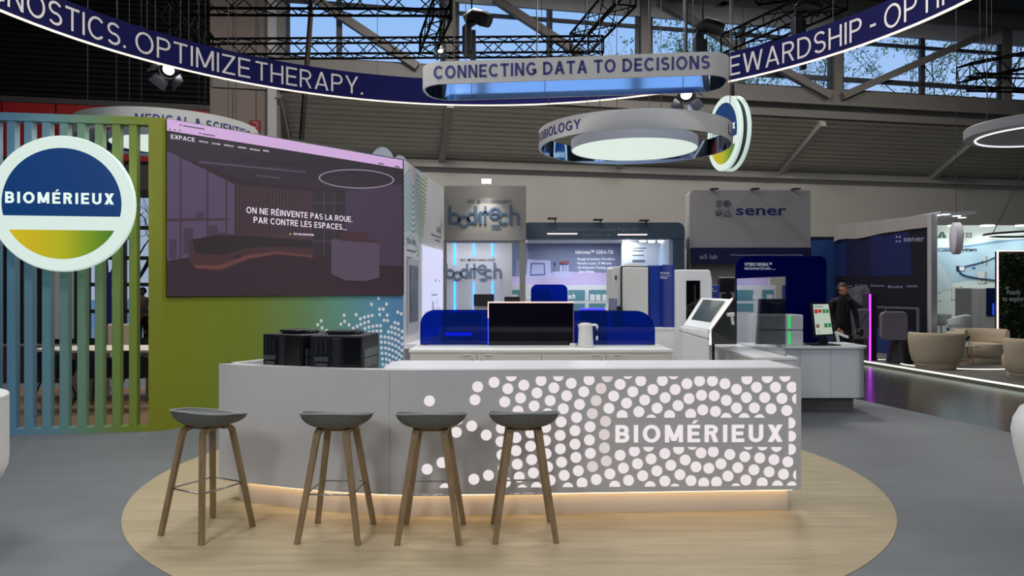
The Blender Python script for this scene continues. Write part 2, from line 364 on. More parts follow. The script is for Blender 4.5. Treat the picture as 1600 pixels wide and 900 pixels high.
# sloping corrugated soffit
cor = mat('corrugated_sheet', (206, 200, 186), 0.45, 0.2, var=0.08, scale=1.5, stretch=(0.3, 3, 3))
b = B(HT); N = 13; pv = []
for i in range(N):
    t0 = i / N; 
    for q, dz in ((0, 0), (0.66, 0.0), (0.68, 0.3), (0.98, 0.3)):
        t = t0 + q / N; pv.append((t * 2.6, 7.0 - t * 1.27 + dz))
pv.append((2.6, 5.73)); vs = []
for d, z in pv: vs += [(-7.9, d, z), (22, d, z)]
b.add(vs, [(2 * i, 2 * i + 1, 2 * i + 3, 2 * i + 2) for i in range(len(pv) - 1)])
struct(b.build('ceiling', cor, recalc=False))
beamp = mat('rafter_paint', (172, 170, 166), 0.55, var=0.04)
for s in (-1.8, 4.1, 10.1, 16.2):
    struct(B().bar(C(s, 0.0, 6.9), C(s, 2.5, 5.68), 0.2, 0.22).build('roof_rafter', beamp))
# sill beams under the clerestory
struct(B(HT).box(-8.2, 22, -0.15, 0.25, 7.5, 7.95).box(-8.2, 22, -0.3, 0.3, 7.42, 7.5).box(-8.2, 22, -0.05, 0.2, 7.05, 7.42).build('trim_2', GREYM))
# clerestory: steel posts, mullions, transoms, braces and glass
darkm = mat('dark_window_frame', (64, 66, 70), 0.5, var=0.05)
glassm = clear_glass('window_glass', (250, 251, 252), 0.002)
posts = [cs(437), cs(703), cs(1007), cs(1307), cs(1571), 21.5]
for i, s in enumerate(posts):
    struct(B(HT).box(s - 0.15, s + 0.15, -0.12, 0.2, 7.9, 10.4).build('steel_post', GREYM))
    if i == len(posts) - 1: break
    s1 = posts[i + 1]; mid = (s + s1) / 2 if i else cs(530)
    w = B(HT)
    w.box(mid - 0.08, mid + 0.08, 0.0, 0.12, 7.95, 10.05)
    w.box(s, s1, 0.0, 0.1, 9.5, 9.6).box(s, s1, 0, 0.1, 7.95, 8.03)
    if i >= 3 or i == 2: w.box(s, s1, 0.0, 0.12, 8.28, 8.42)
    for q in (s + 0.22, s1 - 0.22): w.box(q - 0.05, q + 0.05, 0, 0.1, 7.95, 10.05)
    fr = struct(w.build('window_%d' % (i + 1), darkm))
    B(HT).poly([(s, .055, 7.95), (s1, .055, 7.95), (s1, .055, 10.0), (s, .055, 10.0)]).build('pane', glassm, fr)
blind = mat('pale_window_blind', (196, 196, 194), 0.6, var=0.05)
struct(B(HT).box(posts[1], 22, -0.02, 0.1, 9.85, 10.45).build('trim_3', blind))
for (ax, ay, bx, by) in ((488, -4, 652, 104), (772, -2, 905, 84), (1030, 2, 1180, 90), (1212, 104, 1296, 150), (1316, 150, 1566, 42)):
    struct(B().bar(cp(ax, ay, -0.22), cp(bx, by, -0.22), 0.2, 0.22).build('diagonal_brace', GREYM))
# roof and the rest of the hall
roofm = mat('dark_roof_deck', (70, 68, 66), 0.7, var=0.1, scale=2)
ra, rb = C(23.4, .35, 0), C(-17.2, .35, 0)
struct(B().prism([(-17.1, -12.75), (23.4, -12.75), (ra.x, ra.y), (rb.x, rb.y)], 10.7, 10.8).build('roof', roofm))
for s in (6.5, 12.8, 18.5):
    struct(B().bar(C(s, -14, 10.5), C(s, 0, 10.5), 0.25, 0.4).build('roof_beam', GREYM))
struct(B(HT).box(-8.2, 22, -0.5, -0.2, 10.3, 10.7).build('roof_beam', GREYM))
struct(B(HT).box(2, 22, -3.2, -2.9, 10.35, 10.7).build('roof_beam', GREYM))
dkw = mat('dark_hall_wall', (60, 58, 57), 0.7, var=0.05)
struct(B().box(23, 23.3, -12.6, 30, -0.1, 10.7).build('wall_right', dkw))
struct(B().box(-17, -16.7, -12.6, 25, -0.1, 10.7).build('wall_left', dkw))
struct(B().box(-17, 23.3, -12.8, -12.5, -0.1, 6.6).box(-17, 23.3, -12.8, -12.5, 10.3, 10.8).build('wall_front', dkw))
b = B()
for i in range(11): b.box(-17 + i * 4 - 0.12, -17 + i * 4 + 0.12, -12.7, -12.5, 6.6, 10.3)
fr = struct(b.build('window_6', darkm)); B().poly([(-17, -12.61, 6.6), (23, -12.61, 6.6), (23, -12.61, 10.3), (-17, -12.61, 10.3)]).build('pane', glassm, fr)
# left end of the back wall: pale pier, dark louvres, red band, glazed front
pierm = mat('beige_pier_plaster', (122, 109, 103), 0.7, var=0.03, scale=1)
sp = cs(328)
struct(B(HT).box(sp, cs(437), 0.0, 0.5, -0.02, 10.7).build('wall_pier', pierm))
b = B(HT)
for f_ in (0.33, 0.66): b.box(sp + (cs(437) - sp) * f_ - 0.012, sp + (cs(437) - sp) * f_ + 0.012, -0.012, 0.0, 6.0, 10.7)
struct(b.build('trim_4', mat('plaster_joint', (92, 82, 80), 0.8, var=0)))
struct(B(HT).box(cs(419), cs(433), -0.14, 0.0, 0, 10.7).build('steel_post', mat('light_steel_column', (170, 170, 172), 0.5, var=0.03)))
struct(B().bar(cp(434, 150, -0.1), cp(448, 215, 0.9), 0.16, 0.2).bar(cp(440, 150, -0.02), cp(455, 212, 1.2), 0.06, 0.08).build('roof_strut', GREYM))
louv = mat('black_louvre', (22, 20, 22), 0.55, var=0.1)
b = B(HT); b.box(-16.5, sp, 0.12, 0.2, 6.55, 10.7)
for i in range(30): z = 6.6 + i * 0.137; b.add([(-16.5, 0.0, z), (sp, 0.0, z), (sp, 0.11, z + 0.1), (-16.5, 0.11, z + 0.1)], [(0, 1, 2, 3)])
struct(b.build('wall_louvre', louv))
struct(B(HT).box(-16.5, sp, -0.03, 0.1, 6.42, 6.56).build('trim_5', mat('dark_grey_trim', (62, 56, 56), 0.6, var=0.03)))
redm = mat('dark_red_panel', (150, 20, 24), 0.55, var=0.05)
b = B(HT)
for i in range(7):
    x0 = sp - 1.25 * (i + 1); b.box(x0 + 0.02, sp - 1.25 * i - 0.02, -0.01, 0.08, 5.0, 6.42)
struct(b.build('trim_6', redm))
struct(B(HT).box(-16.5, sp, 0.08, 0.2, 4.2, 6.42).build('wall_fascia', dkw))
# glazed front beside the meeting area
b = B(HT); gl0, gl1 = -16.4, sp
b.box(gl0, gl1, 0, 0.12, 4.05, 4.25).box(gl0, gl1, 0, 0.12, -0.02, 0.35)
for z in (1.05, 1.75, 2.45, 3.25): b.box(gl0, gl1, 0.0, 0.1, z - 0.05, z + 0.05)
for px in (8, 30, 60, 122, 133, 190, 252, 290): s = cs(px); b.box(s - 0.1, s + 0.1, -0.02, 0.14, 0, 4.2)
fr = struct(b.build('window_7', mat('black_window_frame', (18, 19, 22), 0.5, var=0.05)))
B(HT).poly([(gl0, .055, 0), (gl1, .055, 0), (gl1, .055, 4.2), (gl0, .055, 4.2)]).build('pane', clear_glass('smoked_glass', (205, 206, 210), 0.1), fr)
fr = struct(B(HT).box(cs(80), cs(116), -0.1, 0.0, 0.35, 3.4).build('door_1', mat('white_metal_door', (190, 186, 190), 0.45, var=0.02)))
B(HT).box(cs(110), cs(111.5), -0.16, -0.1, 1.35, 1.6).build('handle', CHROME, fr)
# ground outside
struct(B().box(-60, 60, 24.8, 120, -0.12, -0.05).build('ground_outside', mat('pale_paving_outside', (200, 200, 202), 0.9, var=0.03, scale=0.5)))
struct(B().box(-60, -2.2, 20.2, 24.8, -0.12, -0.05).build('forecourt_outside', MATS['pale_paving_outside']))
fo = thing('safety_sign', 'small dark red fire equipment sign on the pale pier', 'sign', cp(398, 197, -0.02))
plx = (cp(398, 197, -0.03), -HN)
a0 = [cp(390, 188, -0.03), cp(390, 206, -0.03), cp(407, 206, -0.03), cp(407, 188, -0.03)]
b = B(); b.add([*a0, *[p + HN * 0.02 for p in a0]], [(0, 1, 2, 3), (0, 4, 5, 1), (1, 5, 6, 2), (2, 6, 7, 3), (3, 7, 4, 0), (7, 6, 5, 4)])
b.build('panel', mat('sign_red', (130, 22, 30), 0.5, var=0), fo)
b = B(); ring = [onplane(398.5 + 4 * math.cos(t * PI / 8), 195 + 4 * math.sin(t * PI / 8), *plx, 0.004) for t in range(-6, 7)]
b.tube(ring, 0.012, 5).tube([onplane(396, 199, *plx, 0.004), onplane(394, 204, *plx, 0.004)], 0.012, 5).build('symbol', mat('sign_white', (200, 170, 170), 0.5, var=0), fo)
# trees outside, seen through the clerestory
bark = mat('bark', (58, 50, 44), 0.9, var=0.15, scale=8); leafm = mat('fresh_leaves', (150, 156, 92), 0.7, var=0.25, scale=3)
def tree(px, Y, top, seed, label, leaves=True, spread=1.0, base=4.0, group='trees outside the hall'):
    rnd = random.Random(seed); x = PX(px, Y); t = thing('tree', label, 'tree', (x, Y, -0.05), group)
    b = B(); lv = B(); tips = []
    def grow(p, d, L, r, k):
        q = p + d * L; m = (p + q) / 2 + Vector((rnd.uniform(-1, 1), rnd.uniform(-1, 1), 0)) * L * 0.06
        b.tube([p, m, q], [r, r * 0.85, r * 0.7], 5)
        if k == 0: tips.append(q); return
        if k <= 2: tips.append(m); tips.append(q)
        for j in range(3 if k > 1 else 2):
            e = (d + Vector((rnd.uniform(-1, 1) * spread, rnd.uniform(-1, 1) * 0.8, rnd.uniform(-0.25, 0.6)))).normalized()
            grow(q, e, L * rnd.uniform(0.62, 0.85), r * 0.52, k - 1)
    grow(Vector((x, Y, -0.05)), Vector((rnd.uniform(-0.06, 0.06), 0, 1)).normalized(), base, 0.1, 4)
    b.build('branches', bark, t, smooth=60)
    if leaves:
        for p in tips:
            for j in range(rnd.randint(14, 24)):
                c = p + Vector((rnd.gauss(0, 0.2), rnd.gauss(0, 0.2), rnd.gauss(0, 0.13))); sz = rnd.uniform(0.045, 0.1)
                a = Vector((rnd.gauss(0, 1), rnd.gauss(0, 1), rnd.gauss(0, 1))).normalized() * sz; e = a.orthogonal().normalized() * sz * 0.7
                lv.add([c - a, c - e * 0.9, c + a, c + e * 0.9], [(0, 1, 2, 3)])
        f = lv.build('foliage', leafm, t, recalc=False); f['kind'] = 'stuff'
    return t
for i, (px, Y, base, lab) in enumerate(((1045, 31, 4.6, 'leafy tree outside behind the window just right of the middle post'), (1165, 30, 4.4, 'leafy tree outside behind the banner lettering at right'),
        (1345, 31, 4.7, 'leafy tree outside below the right banner end'), (1440, 30, 4.9, 'leafy tree outside behind the long diagonal brace'), (1255, 33, 5.0, 'leafy tree outside seen under the right stretch of the blue banner'))):
    tree(px, Y, 13, 11 + i, lab, True, 1.0, base)
for i, (px, Y, lab) in enumerate(((168, 27, 'bare tree outside the glazed front, left one'), (214, 28, 'bare tree outside the glazed front beside the green wall'))):
    tree(px, Y, 8, 40 + i, lab, False, 1.0, 1.9, 'bare trees outside the glazed front')

# ------------------------------------------------------------------ rigging above the stands
def truss(name, label, a, b_, w=0.3, r=0.018, n=None, hoists=2):
    a = Vector(a); b_ = Vector(b_); d = b_ - a; L = d.length; d.normalize(); s = d.cross(Vector((0, 0, 1))).normalized() * (w / 2); u = Vector((0, 0, w / 2))
    n = n or int(L / w); B_ = B(); cs_ = [s + u, s - u, -s - u, -s + u]
    for c in cs_: B_.tube([a + c, b_ + c], r * 1.25, 6)
    for i in range(n):
        p = a + d * (L * i / n); q = a + d * (L * (i + 1) / n)
        for k in range(4):
            c, e = cs_[k], cs_[(k + 1) % 4]
            if i % 2: c, e = e, c
            B_.tube([p + c, q + e], r * 0.6, 4)
    for p in (a, b_):
        for k in range(4): B_.tube([p + cs_[k], p + cs_[(k + 1) % 4]], r * 0.8, 4)
    t = thing(name, label, 'truss', (a + b_) / 2, 'lighting trusses under the roof')
    B_.build('lattice', mat('truss_black', (4, 4, 5), .9, var=.1, spec=.1), t)
    for i in range(hoists):
        p = a + d * L * (0.15 + 0.7 * i / max(1, hoists - 1)); B().tube([p + u, Vector((p.x, p.y, 10.7))], 0.006, 5).build('hoist_chain', BLACK, t)
TZ = 6.3
truss('lighting_truss', 'long black truss crossing in front of the windows', (-6.1, 14.3, TZ), (1.75, 14.2, TZ + 0.02), 0.3)
truss('lighting_truss', 'black truss cropped by the top edge, left of the middle', (-5.4, 11.95, TZ), (-1.0, 12.0, TZ), 0.3)
truss('lighting_truss', 'short steep black truss left of the centre sign', (-1.15, 12.2, TZ), (-1.62, 14.1, TZ), 0.3)
truss('lighting_truss', 'diagonal black truss above the middle of the centre sign', (1.78, 11.6, TZ), (1.28, 14.0, TZ), 0.36)
truss('lighting_truss', 'black truss running down to the dark blue banner at left', (-5.5, 11.4, TZ), (-5.92, 14.1, TZ), 0.36)
truss('lighting_truss', 'black truss above the right end of the centre sign', (5.2, 11.7, TZ), (4.15, 14.1, TZ), 0.36)
truss('lighting_truss', 'upper black truss crossing behind the right banner letters', (4.3, 13.0, 6.9), (7.0, 11.4, 6.75), 0.36)
truss('lighting_truss', 'black box truss at the right edge in front of the windows', (9.75, 15.9, 6.3), (12.6, 16.6, 7.0), 0.34)
truss('lighting_truss', 'black box truss end lower right in front of the windows', (9.8, 15.7, 6.05), (12.8, 15.9, 6.05), 0.3)
def spot(label, c, aim, lit=False, sc=1.0, top=10.7, name='stage_spotlight'):
    c = Vector(c); t = thing(name, label, 'spotlight', c, 'stage lights hung over the stand')
    d = Vector(aim).normalized(); r = 0.13 * sc; L = 0.3 * sc
    x = d.orthogonal().normalized()
    if abs(d.z) < 0.99: x = d.cross(Vector((0, 0, 1))).normalized()
    R = frame(c, x, up=-d) if False else Matrix(((x.x, d.cross(x).x, d.x, c.x), (x.y, d.cross(x).y, d.y, c.y), (x.z, d.cross(x).z, d.z, c.z), (0, 0, 0, 1)))
    B(R).lathe([(r * 0.55, -L), (r * 0.8, -L * 0.9), (r * 0.85, -L * 0.2), (r, 0), (r * 1.05, L * 0.25), (r * 0.95, L * 0.25), (r * 0.9, 0.02)], n=20).build('housing', BLACK, t, smooth=40)
    B(R).lathe([(0.001, 0.03), (r * 0.62, 0.03)], n=20, capb=False, capt=False).build('lens', glow('spotlight_lens', (255, 255, 250), 6) if lit else mat('dark_lens', (30, 32, 38), 0.1, var=0), t)
    y = B(); s = x * (r * 1.2)
    y.tube([c + s, c + s + Vector((0, 0, 0.22 * sc)), c - s + Vector((0, 0, 0.22 * sc)), c - s], 0.014, 6).build('yoke', BLACK, t)
    B().tube([c + Vector((0, 0, 0.22 * sc)), Vector((c.x, c.y, top))], 0.02, 6).build('hanging_pole', BLACK, t)
    if lit:
        b = B(R)
        for k in range(4):
            a = k * PI / 2 + PI / 4; ca, sa = math.cos(a), math.sin(a); ta, tb_ = -sa, ca
            b.add([(ca * r + ta * r * .8, sa * r + tb_ * r * .8, L * .25), (ca * r - ta * r * .8, sa * r - tb_ * r * .8, L * .25), (ca * r * 1.7 - ta * r, sa * r * 1.7 - tb_ * r, L * .25 + r * 1.3), (ca * r * 1.7 + ta * r, sa * r * 1.7 + tb_ * r, L * .25 + r * 1.3)], [(0, 1, 2, 3)])
        b.build('barn_doors', mat('barn_door_metal', (120, 124, 134), 0.3, 0.8, var=0), t, recalc=False)
    return t
spot('bright spotlight with barn doors under the left banner', P(264, 108, 12.6), (0.1, -0.75, -0.65), True, 1.15)
spot('bright spotlight with barn doors below the right end of the centre sign', P(1072, 146, 9.3), (-0.05, -0.7, -0.7), True, 0.85)
spot('small lit black spotlight on the truss left of the centre sign', P(688, 78, 13.9), (0.15, -0.5, -0.85), True, 0.6)
def moving(label, c, sc=1.0, top=10.7):
    c = Vector(c); t = thing('moving_head_light', label, 'spotlight', c, 'stage lights hung over the stand')
    B().box(c.x - .16 * sc, c.x + .0 * sc, c.y - .12 * sc, c.y + .12 * sc, c.z - 0.42 * sc, c.z + 0.05 * sc).build('base', BLACK, t, bevel=0.02)
    B().bar(c + Vector((0.03, 0, -0.9 * sc)), c + Vector((0.02, 0, 0)), 0.1 * sc, 0.1 * sc).bar(c + Vector((-.12 * sc, 0, 0.05)), c + Vector((0.16 * sc, 0, 0.22 * sc)), 0.1 * sc, 0.08 * sc).build('yoke', BLACK, t)
    B().tube([c + Vector((-.12 * sc, 0, .2 * sc)), c + Vector((.05 * sc, -.05 * sc, .25 * sc)), c + Vector((.2 * sc, -.1 * sc, .18 * sc)), c + Vector((.32 * sc, -.14 * sc, .12 * sc))], [.08 * sc, .13 * sc, .14 * sc, .12 * sc], 12).build('head', BLACK, t, smooth=50)
    B().tube([c + Vector((0, 0, .3 * sc)), Vector((c.x, c.y, top))], 0.015, 6).build('hanging_chain', BLACK, t)
moving('black moving head light above the first word of the centre sign', P(737, 48, 13.0), 1.0)
moving('black moving head light above the last word of the centre sign', P(1098, 62, 12.6), 0.95)
moving('black moving head light behind the right banner letters', P(1252, 32, 12.2), 0.9)
t = thing('cable_bundle', 'slim black pole with a cable hanging left of the first banner stop', 'cable', P(478, 120, 12.5))
B().tube([P(489, -60, 12.5), P(485, 30, 12.5), P(479, 110, 12.5), P(471, 218, 12.5)], 0.045, 8).build('black_cable', BLACK, t)
B().tube([P(486, 20, 12.44), P(480, 90, 12.44), P(476, 150, 12.44)], 0.014, 6).build('brown_cable', mat('brown_cable_sheath', (110, 78, 30), 0.5, var=0), t)
# ================================================================== SLATTED SCREEN AND ROUND SIGN
fo, fd = Vector((-5.67, 8.30, 0)), Vector((1.45, 0.22, 0)).normalized()
fn = Vector((fd.y, -fd.x, 0))
FM = ramp_mat('fence_paint', fo, fd, 1.55, ((0.0, (104, 150, 176)), (0.25, (112, 156, 168)), (0.5, (120, 158, 128)), (0.75, (126, 150, 66)), (1.0, (132, 146, 22))), 0.45)
T = frame(fo, fd)
t = thing('slatted_screen', 'tall slatted screen painted blue to green behind the big round sign', 'screen', fo)
def fs(px):
    p = onplane(px, 450, fo, fn); return (p - fo).dot(fd)
s0, s1 = fs(-70), fs(232)
B(T).box(s0, s1, 0, 0.14, 3.55, 3.64).build('top_rail', FM, t)
B(T).box(s0, s1, 0, 0.14, 0.0, 0.065).build('bottom_rail', FM, t)
for px in (-38, -11, 16, 43, 71, 98.5, 126, 153.5, 180.5, 207):
    s = fs(px); B(T).box(s - 0.043, s + 0.043, 0.01, 0.13, 0.065, 3.55).build('slat', FM, t, bevel=0.004, seg=1)
p0 = Vector((-4.076, 8.57, 0)); pA = fo + fd * s1
b = B(); b.prism([(pA.x, pA.y), (p0.x, p0.y), (p0.x + 0.1, p0.y + 0.3), (pA.x, pA.y + 0.3)], 0, 3.64); b.build('end_post', mat('olive_paint', (132, 138, 20), 0.5, var=0.02), t)

NAVYE = glow('lit_navy', (0, 52, 108), 1.0); SIGNW = glow('lit_sign_white', (214, 232, 224), 1.0); SIGNT = glow('lit_lettering_white', (226, 244, 236), 1.05)
def emblem(t, c, a, R, depth, word=True, nm=''):
    """round lit box: white face, navy cap with the word, green-yellow segment"""
    c = Vector(c); a = Vector(a).normalized(); u = Vector((0, 0, 1)); n = a.cross(u)
    T = Matrix(((a.x, u.x, n.x, c.x), (a.y, u.y, n.y, c.y), (a.z, u.z, n.z, c.z), (0, 0, 0, 1)))
    B(T).lathe([(R * 0.97, -depth), (R, -depth + 0.01), (R, -0.012), (R * 0.985, 0)], n=64).build('light_box', mat('lit_box_rim', (190, 205, 198), 0.4, 0, (190, 210, 200), 0.75, var=0), t, smooth=30)
    B(T).lathe([(0.001, 0.002), (R * 0.982, 0.002)], n=64, capb=False, capt=False).build('face', SIGNW, t)
    r = R * 0.815; h0 = -0.185 * R; h1 = -0.39 * R
    a0 = math.degrees(math.asin(h0 / r)); pts = [(r * math.cos(math.radians(q)), r * math.sin(math.radians(q)), 0.005) for q in [a0 + (180 - 2 * a0) * i / 48 for i in range(49)]]
    B(T).poly(pts).build('navy_cap', NAVYE, t)
    a1 = math.degrees(math.asin(h1 / r)); pts = [(r * math.cos(math.radians(q)), r * math.sin(math.radians(q)), 0.005) for q in [180 - a1 + (180 + 2 * a1) * i / 32 for i in range(33)]]
    gm = ramp_mat('lit_green_yellow' + nm, c - a * r * 0.85, a, r * 1.7, ((0.0, (205, 175, 0)), (0.5, (170, 168, 0)), (0.72, (120, 148, 0)), (1.0, (52, 112, 0))), 0.4, 1.0)
    B(T).poly(pts).build('green_segment', gm, t)
    text_plane('BIOMÉRIEUX', c + n * 0.0 - a * (R * 0.765) - u * (R * 0.005), a, u, SIGNT, t, R * 1.48, R * 0.165, 0.034, off=0.008)
Y_ = 8.18; sc_ = P(97.5, 318, Y_)
t = thing('round_sign', 'large round lit white sign with navy cap in front of the slats', 'sign', sc_)
emblem(t, sc_, fd, 106.5 * Y_ / F, 0.06, nm='_a')
B().bar(sc_ + Vector((-0.3, 0.02, 0)), sc_ + Vector((-0.3, 0.2, 0)), 0.08, 0.3).bar(sc_ + Vector((0.3, 0.06, 0)), sc_ + Vector((0.3, 0.2, 0)), 0.08, 0.3).build('wall_bracket', BLACK, t)

# ================================================================== SCREEN WALL
wd = Vector((0.654, 0.756, 0)).normalized(); wn = Vector((wd.y, -wd.x, 0)); WL = 3.668; WPL = (p0, wn)
WT = frame(p0, wd)
wallg = ramp_mat('green_blue_wall_print', p0, wd, WL, ((0.0, (124, 132, 18)), (0.30, (116, 132, 36)), (0.50, (108, 140, 84)), (0.68, (102, 156, 140)), (0.86, (96, 156, 184)), (1.0, (92, 142, 190))), 0.5)
p1 = p0 + wd * WL
sd = Vector((0.317, 3.26, 0)).normalized(); sn = Vector((sd.y, -sd.x, 0)); SPL = (p1, sn); SLN = 3.3; p2 = p1 + sd * SLN
t = thing('video_wall_tower', 'tall corner wall printed green to blue carrying the big dark screen', 'display wall', p0)
b = B(); inner = [(p0.x, p0.y), (p1.x, p1.y), (p1.x - 0.22, p1.y + 0.1), (p0.x - 0.2, p0.y + 0.2)]
b.prism(inner, 0, 3.645).build('wall_panel', wallg, t)
b = B(); b.prism([(p1.x + 0.002, p1.y), (p2.x, p2.y), (p2.x - 0.3, p2.y), (p1.x - 0.22, p1.y + 0.1)], 0, 3.645).build('side_panel', mat('pale_side_panel', (206, 206, 210), 0.5, var=0.01), t)
lightdot = mat('pale_print_dot', (236, 244, 248), 0.6, var=0)
b = B()
def dot_px(b, x, y, r, pl, mi=0, off=0.003, n=12, sx=1.0):
    b.poly([onplane(x + r * sx * math.cos(2 * PI * k / n), y + r * math.sin(2 * PI * k / n), pl[0], pl[1], off) for k in range(n)], mi)
wdots = [(740, 147), (677, 199), (810, 197), (748, 242), (781, 242), (749, 290), (816, 294), (908, 269), (938, 283), (437, 296), (543, 291), (580, 327), (615, 314), (650, 305), (683, 298),
  (235, 345), (205, 379), (243, 406), (282, 432), (409, 374), (441, 350), (480, 380), (517, 410), (552, 392), (583, 376), (617, 363), (652, 352), (620, 412), (655, 400), (690, 393), (724, 387), (757, 387),
  (788, 340), (819, 343), (882, 360), (912, 370), (853, 399), (884, 408), (915, 421), (946, 437), (826, 441), (856, 446), (886, 458), (917, 470), (656, 445), (690, 440), (725, 436), (760, 434),
  (762, 483), (796, 487), (828, 491), (858, 499), (888, 511), (917, 527), (945, 494), (945, 548), (764, 532), (798, 534), (831, 540), (860, 551), (890, 564), (918, 581), (944, 603),
  (766, 582), (801, 584), (832, 592), (863, 603), (893, 618), (919, 636), (770, 629), (804, 632), (835, 643), (866, 658), (895, 672), (774, 679), (808, 682), (838, 694), (776, 728), (806, 730),
  (940, 655), (925, 690), (868, 708), (900, 722), (840, 742), (872, 752), (912, 748), (940, 735)]
for x, y in wdots: dot_px(b, 460 + x / 5.625, 440 + y / 5.625, 2.85, WPL, sx=.84)
b.build('dot_print', lightdot, t)
# the screen
SPN = (p0, wn)
b = B(WT); b.box(0.05, WL - 0.01, -0.025, 0.0, 1.555, 3.635).build('screen_housing', BLACK, t)
cols = [(204, 168, 214), (62, 50, 60), (50, 44, 52), (80, 68, 92), (68, 50, 58), (50, 38, 46), (44, 37, 42), (66, 54, 72), (82, 68, 86), (66, 46, 50), (142, 128, 150), (96, 60, 58), (230, 214, 236), (48, 42, 48), (100, 84, 104)]
smats = [glow('screen_colour_%02d' % i, c, 1.0) for i, c in enumerate(cols)]
b = B(); O = 0.028
def zs(x, y): return (240 + x / 2.9025, 170 + y / 2.9032)
def sp_(pts, mi, off): shape_px(b, [zs(*p) for p in pts], SPN, mi, off)
sp_([(60, 850), (1130, 846), (1130, 233), (60, 45)], 5, O)
sp_([(60, 185), (420, 330), (870, 372), (1128, 350), (1128, 270), (60, 98)], 2, O + .001)
sp_([(60, 190), (372, 345), (372, 640), (60, 690)], 3, O + .001)
for x in (118, 240, 325): sp_([(x, 690 - (x - 60) * .16), (x + 9, 690 - (x - 60) * .16), (x + 9, 190 + (x - 60) * .5), (x, 190 + (x - 60) * .5)], 4, O + .002)
sp_([(60, 512), (345, 506), (345, 496), (60, 496)], 4, O + .002)
for x, y, w, h in ((70, 590, 34, 90), (135, 540, 44, 120), (190, 470, 40, 30), (250, 530, 40, 110), (300, 560, 35, 70)): sp_([(x, y + h), (x + w, y + h), (x + w, y), (x, y)], 7, O + .0015)
sp_([(365, 640), (730, 660), (730, 375), (365, 345)], 4, O + .002)
for i in range(24):
    x = 372 + i * 15; sp_([(x, 570), (x + 6, 570), (x + 6, 348 + i * 1.2), (x, 348 + i * 1.2)], 13, O + .003)
sp_([(725, 670), (870, 660), (870, 378), (725, 378)], 13, O + .003)
for x in (772, 818): sp_([(x, 668), (x + 3, 668), (x + 3, 378), (x, 378)], 8, O + .004)
for y in (425, 525, 600): sp_([(725, y + 3), (870, y + 3), (870, y), (725, y)], 8, O + .004)
sp_([(870, 700), (1130, 715), (1130, 340), (870, 372)], 7, O + .002)
sp_([(200, 245), (690, 292), (690, 284), (210, 236)], 8, O + .003); sp_([(465, 305), (575, 318), (575, 312), (470, 299)], 8, O + .003); sp_([(350, 225), (700, 262), (700, 256), (420, 226)], 6, O + .003)
# curved bench
sp_([(160, 600), (300, 568), (480, 575), (720, 592), (722, 680), (560, 662), (430, 684), (300, 738), (190, 726), (160, 690)], 9, O + .004)
sp_([(175, 592), (300, 572), (480, 580), (720, 598), (722, 632), (560, 624), (420, 632), (310, 664), (190, 655)], 6, O + .005)
sp_([(180, 708), (290, 712), (420, 664), (560, 648), (722, 666), (722, 674), (560, 658), (430, 680), (300, 728), (190, 722)], 11, O + .005)
sp_([(358, 676), (380, 680), (405, 670), (395, 662), (370, 664)], 6, O + .006)
# reception drum
sp_([(806, 590), (1024, 604), (1024, 765), (960, 782), (870, 778), (806, 750)], 8, O + .004)
sp_([(806, 590), (900, 602), (1024, 610), (1024, 600), (930, 590), (850, 586)], 9, O + .005); sp_([(845, 598), (975, 602), (975, 560), (845, 560)], 9, O + .006)
sp_([(806, 752), (870, 780), (960, 784), (1024, 768), (1010, 786), (930, 794), (850, 784)], 6, O + .003)
ell = [(920 + 172 * math.cos(k * PI / 20), 318 + 44 * math.sin(k * PI / 20) + 0.03 * 172 * math.cos(k * PI / 20)) for k in range(40)]
eli = [(920 + 165 * math.cos(k * PI / 20), 318 + 39 * math.sin(k * PI / 20) + 0.03 * 165 * math.cos(k * PI / 20)) for k in range(40)]
for k in range(40):
    j = (k + 1) % 40; sp_([ell[k], ell[j], eli[j], eli[k]], 10, O + .005)
# browser bar
sp_([(60, 98), (1130, 272), (1130, 233), (60, 45)], 0, O + .006)
for x, y, w in ((118, 70, 10), (135, 74, 95), (205, 107, 12), (222, 111, 56), (70, 90, 8), (92, 92, 8), (116, 94, 8), (1018, 244, 26), (1094, 258, 22)): sp_([(x, y + 6), (x + w, y + 6 + w * .16), (x + w, y + w * .16), (x, y)], 14, O + .007)
b.build('screen_picture', smats, t, recalc=False)
def st(body, x0, x1, yb, yb1, cap, bold=0.0, mi=0):
    b = B()
    A = zs(x0, yb); E = zs(x1, yb1); text_px(body, A[0], E[0], A[1], (cap / 2.903, E[1]), SPN, None, None, bold, b=b, mi=mi, off=O + .009); b.build('screen_lettering', glow('screen_text', (240, 226, 244), 1.0), t, recalc=False)
st('EXPACE', 72, 180, 137, 152, 19, 0.01)
for w_, x0, x1, y in (('ESPACES', 200, 241, 152), ('CULTURE', 257, 296, 161), ('SERVICES', 312, 357, 169), ('AGENCE', 375, 414, 178), ('NOUVELLES', 430, 475, 187), ('NEWS', 490, 516, 194)): st(w_, x0, x1, y, y + (x1 - x0) * .15, 7, 0.02)
st('ON NE RÉINVENTE PAS LA ROUE.', 414, 894, 473, 515, 28, 0.008); st('PAR CONTRE LES ESPACES...', 447, 868, 518, 551, 28, 0.008)
st("C'EST UNE AUTRE HISTOIRE", 626, 720, 572, 577, 8, 0.02)
b = B(); sp2 = [zs(616, 575), zs(624, 567), zs(620, 567), zs(624, 560), zs(615, 569), zs(619, 569)]; shape_px(b, sp2, SPN, 0, O + .009).build('spark_mark', glow('screen_yellow', (230, 200, 60)), t, recalc=False)
